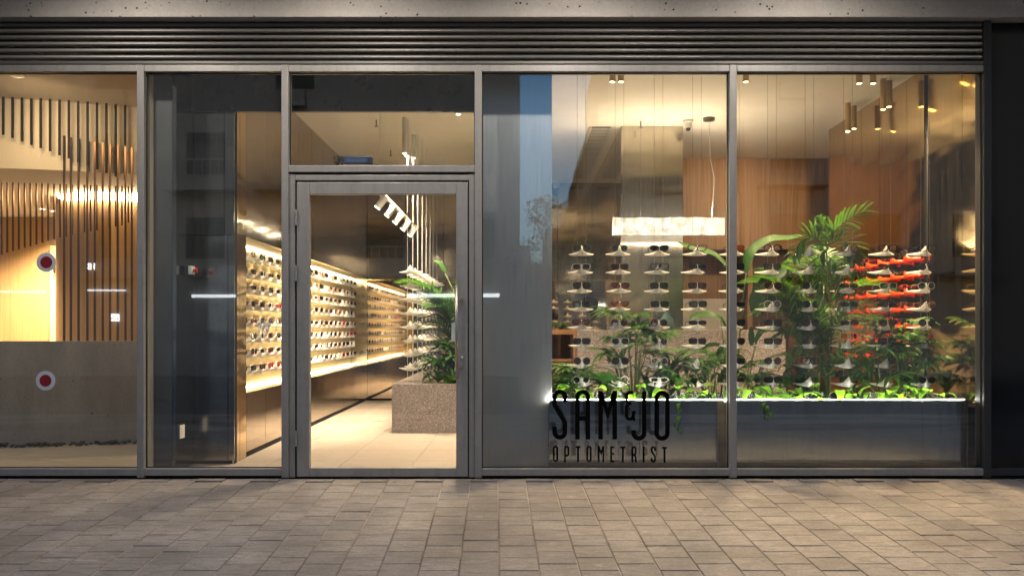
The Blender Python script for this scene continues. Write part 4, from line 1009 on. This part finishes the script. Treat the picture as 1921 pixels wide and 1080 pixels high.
mb = MB(); mb.tube([c + Vector((0, .012, -.06)), Vector((c.x, c.y + .012, vz))], .006, 8); mb.lathe([(0, .0), (.06, .0), (.055, .012), (0, .012)], 16, (c.x, c.y + .012, vz)); mb.build("foot", M['wire'], e)

# ------------------------------------------------------------------ small fittings
sn = empty("door_sensor", P(670, 300, .08), "dark blue motion sensor box above the door transom", "sensor")
mb = MB(); mb.box(PX(643, .075), PX(698, .075), .06, .12, PZ(308.5, .07), PZ(293, .07)); mb.build("body", plain("navy_plastic", (.02, .035, .075), .4), sn, bevel=.008)
mb = MB(); mb.box(PX(650, .06), PX(690, .06), .054, .059, PZ(305, .06), PZ(297, .06)); mb.build("window", plain("sensor_window", (.06, .10, .20), .15), sn)
al = MB(); al.box(PX(1818, .3), PX(1830, .3), .29, .33, PZ(234, .3), PZ(211, .3)); tag(al.build("alarm_contact", M['white_plastic'], bevel=.01), "small white alarm box on the jamb at the gold wall", "sensor")
def dome_cam(px, py, Y, lab, col='white_plastic', s=1.0):
    x = PX(px, Y); e = empty("security_camera", (x, Y, CEIL), lab, "camera")
    mb = MB(); mb.lathe([(.055*s, 0), (.055*s, -.02*s), (.04*s, -.03*s), (.04*s, -.08*s), (0, -.085*s)], 18, (x, Y, CEIL)); mb.build("housing", M[col], e, smooth=False)
    mb = MB(); mb.lathe([(0, -.115*s), (.018*s, -.112*s), (.026*s, -.095*s), (.028*s, -.085*s)], 14, (x, Y, CEIL)); mb.build("lens", M['rubber'], e, smooth=True)
dome_cam(1291, 245, 2.72, "white ceiling camera beside the steel pier and oak wall")
dome_cam(1044, 338, 6.3, "white ceiling camera in the far corner beside the grey pier", s=1.4)
dome_cam(643, 285, 4.6, "small dark ceiling camera above the door sensor", 'wire', 1.0)
for i, (px, Y) in enumerate(((1202, 2.75), (706, 2.7), (733, 4.2), (900, 3.3))):
    mb = MB(); x = PX(px, Y); mb.tube([(x, Y, CEIL), (x, Y, CEIL - .07)], .008, 8); mb.box(x - .02, x + .02, Y - .02, Y + .02, CEIL - .075, CEIL - .07)
    tag(mb.build("sprinkler", M['wire']), ["ceiling sprinkler head above the steel pier front", "ceiling sprinkler head nearest the bulkhead behind the transom", "ceiling sprinkler head toward the rear behind the transom", "ceiling sprinkler head over the island"][i], "sprinkler", "sprinkler heads on the ceiling")
ag = empty("air_grille", (.95, 4.6, CEIL), "long linear air grille in the ceiling along the steel pier", "grille")
mb = MB(); mb.box(.80, .83, 3.0, 6.2, CEIL - .012, CEIL - .001); mb.box(1.04, 1.07, 3.0, 6.2, CEIL - .012, CEIL - .001); mb.build("frame", M['white_metal'], ag)
mb = MB(); mb.box(.83, 1.04, 3.0, 6.2, CEIL - .0035, CEIL - .001); mb.build("backing", M['black'], ag)
mb = MB(); mb.box(.831, 1.039, -.016, .016, -.010, -.004); gm = mb.mesh("blade", M['white_metal'])
for k in range(44): inst("blade", gm, (0, 3.05 + k * .072, CEIL), parent=ag)

# ------------------------------------------------------------------ lettering on the glass
def ribbon(mb, pts, wd, y0, y1):
    pts = [p for i, p in enumerate(pts) if i == 0 or abs(p[0]-pts[i-1][0]) + abs(p[1]-pts[i-1][1]) > 1e-6]
    n = len(pts); Lp, Rp = [], []
    for i in range(n):
        if i == 0: d = (pts[1][0]-pts[0][0], pts[1][1]-pts[0][1]); k = 1
        elif i == n - 1: d = (pts[-1][0]-pts[-2][0], pts[-1][1]-pts[-2][1]); k = 1
        else:
            a = Vector((pts[i][0]-pts[i-1][0], pts[i][1]-pts[i-1][1])).normalized(); b = Vector((pts[i+1][0]-pts[i][0], pts[i+1][1]-pts[i][1])).normalized()
            d = a + b; k = 1 / max(.35, math.cos(a.angle(b) / 2)) if d.length > 1e-6 else 1
        v = Vector(d).normalized(); nx, nz = -v.y, v.x
        Lp.append((pts[i][0] + nx * wd/2*k, pts[i][1] + nz * wd/2*k)); Rp.append((pts[i][0] - nx * wd/2*k, pts[i][1] - nz * wd/2*k))
    for i in range(n - 1): mb.prism_xz([Lp[i], Lp[i+1], Rp[i+1], Rp[i]], y0, y1)
def arc(cx, cy, r, a0, a1, n=12): return [(cx + r * math.cos(R(a0 + (a1 - a0) * i / n)), cy - r * math.sin(R(a0 + (a1 - a0) * i / n))) for i in range(n + 1)]
def letter(par, strokes, wd):
    mb = MB()
    for s in strokes:
        w_ = wd; 
        if isinstance(s, tuple): s, w_ = s
        q = [(PX(1020 + .1574 * x, .04), PZ(715 + .1574 * y, .04)) for x, y in s]
        ribbon(mb, q, w_ * .1574 * (DIST + .04) / FPX, .0405, .0435)
    mb.build("letter", M['blackpaint'], par)
sg = empty("window_lettering", P(1146, 870, .04), "large black SAM&JO lettering on the window glass", "lettering")
letter(sg, [[(254, 246), (254, 186)] + arc(192, 186, 62, 0, 180) + [(130, 283), (253, 487), (253, 604)] + arc(191.5, 604, 61.5, 0, -180) + [(130, 541)]], 53)
letter(sg, [[(402, 690), (402, 187)] + arc(464.5, 187, 62.5, 180, 0) + [(527, 690)], [(428, 440), (501, 440)]], 53)
letter(sg, [[(678, 112), (678, 690)], [(847, 112), (847, 690)], ([(690, 140), (763, 395), (836, 140)], 50)], 53)
letter(sg, [[(1064, 132), (1030, 132)] + arc(1028, 172, 40, 95, 180, 6) + [(988, 225), (1012, 262), (1046, 262)], [(1012, 262), (988, 302), (988, 410)] + arc(1028, 410, 40, 180, 300, 6) + [(1068, 420), (1068, 372)], [(1048, 370), (1096, 370)], [(1052, 420), (1086, 462)]], 37)
letter(sg, [[(1198, 117), (1198, 615)] + arc(1135, 615, 63, 0, -180) + [(1072, 581)]], 53)
letter(sg, [arc(1411, 201, 64, 180, 0) + [(1475, 615)] + arc(1411, 615, 64, 0, -180) + [(1347, 200)]], 53)
s2 = empty("window_subtitle", P(1146, 870, .04), "small black OPTOMETRIST lettering low on the window glass", "lettering")
def oo(x): return [arc(x + 31, 797, 20.5, 180, 0, 8) + [(x + 51.5, 928)] + arc(x + 31, 928, 20.5, 0, -180, 8) + [(x + 10.5, 796)]]
letter(s2, oo(110), 21)
letter(s2, [[(254, 960), (254, 797)] + arc(274.5, 797, 20.5, 180, 0, 8) + [(295, 862)] + arc(274.5, 862, 20.5, 0, -90, 5) + [(262, 882)]], 21)
letter(s2, [[(381, 781), (438, 781)], [(409.5, 790), (409.5, 960)]], 22)
letter(s2, oo(509), 21)
letter(s2, [[(656, 770), (656, 960)], [(711, 770), (711, 960)], ([(661, 780), (684, 860), (706, 780)], 20)], 21)
letter(s2, [[(804, 773), (804, 962)], [(812, 784), (841, 784)], [(812, 862), (838, 862)], [(812, 951), (841, 951)]], 21)
letter(s2, [[(915, 785), (973, 785)], [(944, 794), (944, 964)]], 22)
letter(s2, [[(1057, 964), (1057, 803)] + arc(1077, 803, 20, 180, 0, 8) + [(1097, 850), (1086, 876), (1097, 905), (1097, 964)], [(1064, 876), (1088, 876)]], 21)
letter(s2, [[(1191, 775), (1191, 965)]], 22)
letter(s2, [[(1328, 826), (1328, 803)] + arc(1307.5, 803, 20.5, 0, 180, 8) + [(1287, 830), (1328, 896), (1328, 934)] + arc(1307.5, 934, 20.5, 0, -180, 8) + [(1287, 912)]], 21)
letter(s2, [[(1410, 790), (1470, 790)], [(1440, 799), (1440, 968)]], 22)
# lobby stickers
for py, nm in ((492, "upper"), (713.5, "lower")):
    px = 87 if nm == "upper" else 85.5
    e = empty("dot_sticker", P(px, py, .04), f"{nm} round white sticker with a red dot on the lobby glass", "sticker", "round stickers on the lobby glass"); c = P(px, py, .042)
    mb = MB(); mb.tube([c + Vector((0, 0, 0)), c + Vector((0, -.001, 0))], 18.3 * .00403, 40); mb.build("ring", plain("sticker_white", (.52, .55, .58), .5), e)
    mb = MB(); mb.tube([c + Vector((0, -.0012, 0)), c + Vector((0, -.002, 0))], 11.2 * .00403, 36); mb.build("dot", plain("sticker_red", (.22, .006, .012), .5), e)
# thin white lattice mark on pane
e = empty("white_mark", P(497, 613, .04), "small white line mark of crossing strokes on the glass beside the door", "lettering")
mb = MB(); mk = lambda pts: ribbon(mb, [(PX(440 + .2964 * x, .04), PZ(600 + .2964 * y, .04)) for x, y in pts], .0062, .0405, .043)
for s in ([(150, 22), (157, 92)], [(150, 22), (176, 62), (190, 22)], [(165, 22), (196, 84), (232, 20)], [(182, 22), (208, 84), (228, 22)], [(172, 84), (196, 30), (212, 84)], [(150, 22), (232, 20)]): mk(s)
mb.build("stroke", M['white_plastic'], e)

# ------------------------------------------------------------------ neighbouring lobby
mb = MB(); mb.box(-14, -2.88, .11, 9, -.10, FZ); tag(mb.build("floor_lobby", plain("lobby_floor", (.36, .32, .26), .5, var=.06)), kind="structure", label="tan stone lobby floor")
def sweepwall(mb, pts, z0, z1, th):
    for a, b in zip(pts[:-1], pts[1:]):
        mb.face([(a.x, a.y, z0), (b.x, b.y, z0), (b.x, b.y, z1), (a.x, a.y, z1)])
        mb.face([(a.x, a.y + th, z1), (b.x, b.y + th, z1), (b.x, b.y + th, z0), (a.x, a.y + th, z0)])
        mb.face([(a.x, a.y, z1), (b.x, b.y, z1), (b.x, b.y + th, z1), (a.x, a.y + th, z1)])
    return mb
cw = [(-9.5, 1.75, 0), (-7.5, 1.45, 0), (-6.0, 1.42, 0), (-5.0, 1.52, 0), (-4.2, 1.66, 0), (-3.6, 1.80, 0), (-2.89, 1.98, 0)]
cwp = curve(cw, 48)
mb = sweepwall(MB(), cwp, FZ, 1.005, .2); o = mb.build("concrete_wall", M['lobby_conc']); tag(o, "low curved concrete wall in the neighbouring lobby", "wall")
mb = MB(); rr = random.Random(9)
pb = MB(); pb.lathe([(0, -.5), (.35, -.42), (.5, 0), (.33, .4), (0, .5)], 7); pbm = pb
for k in range(260):
    t = rr.uniform(0, 47); i = int(t); p = cwp[i].lerp(cwp[i+1], t - i); s = rr.uniform(.022, .045); q = rr.uniform(0, 6); b = len(mb.v); oy = -rr.uniform(.01, .12); oz = rr.uniform(0, .022)
    for v in pb.v: mb.v.append((p.x + s * 1.3 * (v[0] * math.cos(q) - v[1] * math.sin(q)), p.y + oy + s * (v[0] * math.sin(q) + v[1] * math.cos(q)), FZ + oz + s * .7 * (v[2] + .4)))
    mb.f += [tuple(b + i for i in f) for f in pb.f]; mb.m += [0] * len(pb.f)
tag(mb.build("pebbles", M['pebble'], smooth=True), "black pebbles along the foot of the curved concrete wall", kind="stuff")
ZA, ZB_ = 3.30, 2.64
fa = curve([(-9.5, 1.5, 0), (-7, 1.50, 0), (-4.9, 1.62, 0), (-4.0, 1.85, 0), (-2.89, 2.2, 0)], 40)
mb = MB()
for a, b in zip(fa[:-1], fa[1:]):
    mb.face([(a.x, .11, ZA), (b.x, .11, ZA), (b.x, b.y, ZA), (a.x, a.y, ZA)]); mb.face([(a.x, a.y, ZA), (b.x, b.y, ZA), (b.x, b.y, ZB_), (a.x, a.y, ZB_)]); mb.face([(a.x, a.y, ZB_), (b.x, b.y, ZB_), (b.x, 7, ZB_), (a.x, 7, ZB_)])
mb.box(-14, -2.88, .11, 7, 3.5, 3.6)
tag(mb.build("ceiling_lobby", M['lobby_ceil']), kind="structure", label="stepped curved lobby ceiling")
mb = MB(); mb.box(-14, -2.88, 6.9, 7.0, 0, 3.6); mb.box(-14.1, -14, .1, 7, 0, 3.6); mb.build("lobby_rear", M['wood_lobby']); o = bpy.data.objects["lobby_rear"]; o.name = "wall_lobby"; tag(o, kind="structure", label="plain oak rear wall of the lobby")
# oak panels at the back of lobby, drum wall with cove light
YLB = 5.0
lw_ = empty("lobby_panelling", (PX(40, YLB), YLB, FZ), "oak panelled rear wall of the lobby with a flush cream door", "panelling")
xs_ = [PX(p, YLB) for p in (-260, -130, -60, 20, 91.5)]
for a, b in zip(xs_[:-1], xs_[1:]): mb = MB(); mb.box(a + .002, b - .002, YLB, YLB + .04, FZ, ZB_ - .002); mb.build("panel", M['wood_lobby'], lw_)
mb = MB(); mb.box(PX(91.5, YLB), PX(160, YLB), YLB, YLB + .04, PZ(459, YLB), ZB_ - .002); mb.build("panel", M['wood_lobby'], lw_)
mb = MB(); mb.box(PX(92.5, YLB), PX(150, YLB), YLB + .012, YLB + .05, FZ, PZ(460, YLB)); d_ = mb.build("door", M['cream'], lw_)
mb = MB(); mb.box(PX(102, YLB), PX(107, YLB), YLB - .03, YLB + .011, PZ(512, YLB), PZ(500, YLB)); mb.build("handle", M['rubber'], d_)
dp = curve([(PX(104, 3.9), 3.9, 0), (PX(112, 3.3), 3.3, 0), (PX(150, 3.0), 3.0, 0), (PX(200, 3.0), 3.0, 0), (PX(255, 3.1), 3.1, 0), (-2.9, 3.3, 0)], 30)
dw = empty("oak_drum_wall", (dp[10].x, dp[10].y, FZ), "curved oak drum wall under a glowing cove in the lobby", "wall")
ZD = PZ(364, 3.0)
for k in range(0, 30, 5):
    mb = MB(); sweepwall(mb, dp[k:k + 6], FZ, ZD, .05); mb.build("panel", M['wood_lobby'], dw)
mb = MB()
q_ = [Vector((p.x, p.y - .045, 0)) for p in dp[6:]]
for i, (a, b) in enumerate(zip(q_[:-1], q_[1:])):
    h0 = .10 * min(1, (i + .3) / 4) ** .5; h1 = .10 * min(1, (i + 1.3) / 4) ** .5; zc = ZD + .03
    mb.face([(a.x, a.y, zc - h0), (b.x, b.y, zc - h1), (b.x, b.y, zc + h1), (a.x, a.y, zc + h0)]); mb.face([(a.x, a.y, zc - h0), (b.x, b.y, zc - h1), (b.x, b.y + .04, zc - h1), (a.x, a.y + .04, zc - h0)])
mb.build("cove_led", emit("cove_led", (1, .74, .42), 14), dw)
mb = MB(); sweepwall(mb, [Vector((p.x, p.y + .25, 0)) for p in dp], ZD - .05, ZB_ - .001, .02); mb.build("cove_back", M['lobby_ceil'], dw)
# hanging slats: three rows
def slat(x, y, z0, z1, m, row, i, n, w_=.026):
    mb = MB(); mb.box(x - w_/2, x + w_/2, y - .005, y + .005, z0, z1)
    tag(mb.build("hanging_slat", M[m]), f"{row}, {ORD[i] if i < len(ORD) else 'later'} from the frame edge", "slat", "hanging lobby slats")
bot1 = [253, 259, 265.5, 272, 278, 284, 291.5, 297.5, 304.5, 311, 318, 325, 331.5, 338]
for i in range(14):
    px = 6 + 17.6 * i; k = min(range(len(fa)), key=lambda q: abs(VPX + fa[q].x * FPX / (DIST + fa[q].y - .06) - px)); y = fa[k].y - .06; mb = MB()
    slat(PX(px, y), y, PZ(bot1[i], y), ZA, 'slat_dark', "dark ceiling slat of the short front row", i, 14, .021)
for i in range(10):
    px = 120.5 + [0, 12.5, 27, 43.5, 57.5, 72.5, 86, 100.5, 115, 127][i]
    k = min(range(len(cwp)), key=lambda q: abs(VPX + cwp[q].x * FPX / (DIST + cwp[q].y + .1) - px)); y = cwp[k].y + .1
    slat(PX(px, y), y, 1.006, PZ(255 + 2.5 * i, y), 'slat', "bronze floor to ceiling slat of the long row", i, 10, .019)
bot3 = [478, 474, 471, 468, 465, 462, 459, 455.5, 452, 449, 446, 444, 441, 439, 436, 434, 432, 430, 428, 425, 423, 418]
for i in range(22):
    px = 3 + 10.7 * i + .03 * i * i; y = 2.35 + .012 * i
    slat(PX(px, y), y, PZ(bot3[i], y), ZB_ - .001, 'slat', "bronze slat of the rear hanging row", i, 22, .016)
# lobby downlights
for i, (px, py) in enumerate(((80, 391), (101, 395), (-60, 380))):
    Y = 1550 * (ZB_ - CAM_H) / (VPY - py) - DIST if py > 300 else 1.2; zc = ZB_ if py > 300 else ZA
    x = PX(px, Y); e = empty("lobby_downlight", (x, Y, zc), ["recessed lobby downlight, first above the cream door", "recessed lobby downlight, second above the cream door", "recessed lobby downlight beyond the frame edge"][i], "downlight", "recessed lobby downlights")
    mb = MB(); mb.lathe([(.04, -.002), (.06, -.002), (.06, -.012), (.04, -.012)], 18, (x, Y, zc)); mb.build("bezel", M['white_metal'], e)
    mb = MB(); mb.lathe([(0, -.004), (.04, -.004)], 18, (x, Y, zc)); mb.build("lens", M['lamp'], e)
    spotlight(e, (x, Y, zc - .02), (x, Y + .2, 0), 190, 130, .8, (1, .72, .40), .05)

for i, (x, y) in enumerate(((-6.2, 1.0), (-4.3, .9))):  # fill lights and bezels added to brighten the lobby front and fascia
    e = empty("lobby_fill", (x, y, ZA), ["added fill light at the lobby front away from the shop", "added fill light at the lobby front next to the shop"][i], "downlight", "added fill lights at the lobby front")
    mb = MB(); mb.lathe([(.05, -.003), (.06, -.003), (.06, -.01), (.05, -.01)], 18, (x, y, ZA)); mb.build("bezel", M['white_metal'], e)
    spotlight(e, (x, y, ZA - .02), (x, y + 1.0, 2.3), 42, 165, 1, (1, .74, .44), .35)

# ------------------------------------------------------------------ street opposite (only mirrored in the glass)
def block(name, x0, x1, y0, y1, z1, lab, seed, steps=()):
    r = random.Random(seed); e = empty(name, ((x0 + x1) / 2, y1, -.6), lab, "building")
    mb = MB(); mb.box(x0, x1, y0, y1, -.6, z1); mb.build("wall", M['facade'], e)
    n = max(1, int((x1 - x0) / 3.2)); fl_ = int(z1 // 3.1)
    for f in range(1, fl_):
        for k in range(n):
            x = x0 + (k + .5) * (x1 - x0) / n; z = f * 3.1 + .6
            if r.random() < .3: continue
            mb = MB(); mb.box(x - .7, x + .7, y1 + .002, y1 + .06, z, z + 1.5); mb.build("window", M['win'], e)
            if r.random() < .4:
                mb = MB(); mb.box(x - 1.2, x + 1.2, y1 + .003, y1 + 1.1, z - .75, z - .6)
                for q in range(9): mb.box(x - 1.2 + q * .29, x - 1.17 + q * .29, y1 + 1.05, y1 + 1.08, z - .6, z + .3)
                mb.box(x - 1.2, x + 1.2, y1 + 1.04, y1 + 1.09, z + .3, z + .35); mb.build("balcony", M['facade'], e)
            else:
                mb = MB(); mb.box(x - .45, x + .45, y1 + .061, y1 + .4, z - .7, z - .1); mb.build("air_conditioner", M['facade'], e)
    return e
block("apartment_block", -46, .08, -34, -24, 22, "long apartment block across the street mirrored in the glass by the door", 3)
e = block("apartment_tower", 3.3, 8, -34, -24, 12.5, "stepped apartment block across the street mirrored over the lettering pane", 5)
for a, z0_, z1_ in ((1.95, -.6, 5.7), (2.15, 5.7, 6.5), (2.4, 6.5, 7.7), (2.65, 7.7, 8.6), (2.95, 8.6, 9.4)):
    mb = MB(); mb.box(a, 3.299, -33, -24.2, z0_, z1_); mb.build("terrace", M['facade'], e)
block("corner_block", 8.05, 50, -34, -23, 25, "tall corner block across the street mirrored in the last pane", 7)
e = block("far_block", 3.4, 7.2, -110, -95, 13.5, "distant stepped block closing the side street mirrored beside the pier", 9)
for a, b, h_ in ((-10, -1, 19), (-1, 1.6, 11.5), (1.6, 3.39, 9.2), (7.21, 10, 10), (10.01, 24, 8.5)):
    mb = MB(); mb.box(a, b, -109, -96 - .2 * (h_ % 3), -.6, h_); mb.build("wing", M['facade'], e)
tr_ = empty("street_tree", (1.3, -21, -.6), "small street tree across the road mirrored beside the lettering", "tree")
mb = MB(); mb.tube([(1.3, -21, -.6), (1.35, -21, 1.2), (1.2, -21, 2.6), (1.3, -21, 4.2)], [.11, .09, .07, .03], 8)
for q in ((.2, 3.3), (2.3, 3.6), (.7, 4.6), (1.9, 4.7)): mb.tube([(1.25, -21, 2.4), (q[0], -21.2, q[1])], [.05, .015], 6)
mb.build("trunk", M['wood_dark'], tr_)
rt = random.Random(5); mb = MB()
for k in range(1500):
    c_ = rt.choice(((.4, 3.4, .8), (2.1, 3.6, .85), (1.2, 4.3, .95), (.8, 5.0, .6), (1.8, 4.9, .6)))
    d = Vector((rt.gauss(0, 1), rt.gauss(0, 1), rt.gauss(0, 1))).normalized() * c_[2] * rt.uniform(.5, 1.05)
    bl2(mb, Vector((c_[0], -21, c_[1])) + d, Vector((rt.uniform(-1, 1), rt.uniform(-1, 1), rt.uniform(-.8, .4))).normalized(), .16, .045, .4, 2, .2)
mb.build("crown", M['leaf_dark'], tr_)
def street_text(txt, x, z, size, m, lab, y=-23.9):
    c = bpy.data.curves.new("sign_text", 'FONT'); c.body = txt; c.size = size; c.extrude = .01; c.align_x = 'CENTER'
    o = bpy.data.objects.new("sign_text", c); COL.objects.link(o); o.location = (x, y, z); o.rotation_euler = (R(90), 0, R(180)); c.materials.append(m)
    me = bpy.data.meshes.new_from_object(o.evaluated_get(bpy.context.evaluated_depsgraph_get())); me.materials.clear(); me.materials.append(m)
    q = inst("sign_letters", me, o.location, o.rotation_euler); bpy.data.objects.remove(o); return tag(q, lab, "sign")
SIGN = emit("sign_glow", (1, .98, .94), 4)
street_text("18", -15.55, 3.30, .34, SIGN, "lit house number 18 across the street mirrored in the lobby glass")
mb = MB(); mb.box(-14.83, -14.55, -23.94, -23.9, 1.42, 1.68); tag(mb.build("sign_board", SIGN), "small lit cash machine board across the street mirrored in the lobby glass", "sign")
street_text("ATM", -14.69, 1.46, .14, M['black'], "dark ATM letters on the small lit board across the street", -23.88)
TUBE = emit("tube_light", (.92, .97, 1), 1.8)
for a, b, z, h_, lb_ in ((-4.05, -.65, 2.28, .13, "white tube light across the street mirrored in the door glass"), (-11.9, -10.3, 2.28, .11, "white tube light across the street mirrored in the cabinet"),
    (-18.9, -17.3, 2.46, .05, "white tube light across the street mirrored at the lobby frame edge"), (-15.7, -14.3, 2.52, .05, "white tube light across the street mirrored before the lobby slats")):
    st = MB(); st.box(a, b, -23.95, -23.85, z, z + h_); tag(st.build("street_light_strip", TUBE), lb_, "light strip", "tube lights across the street")
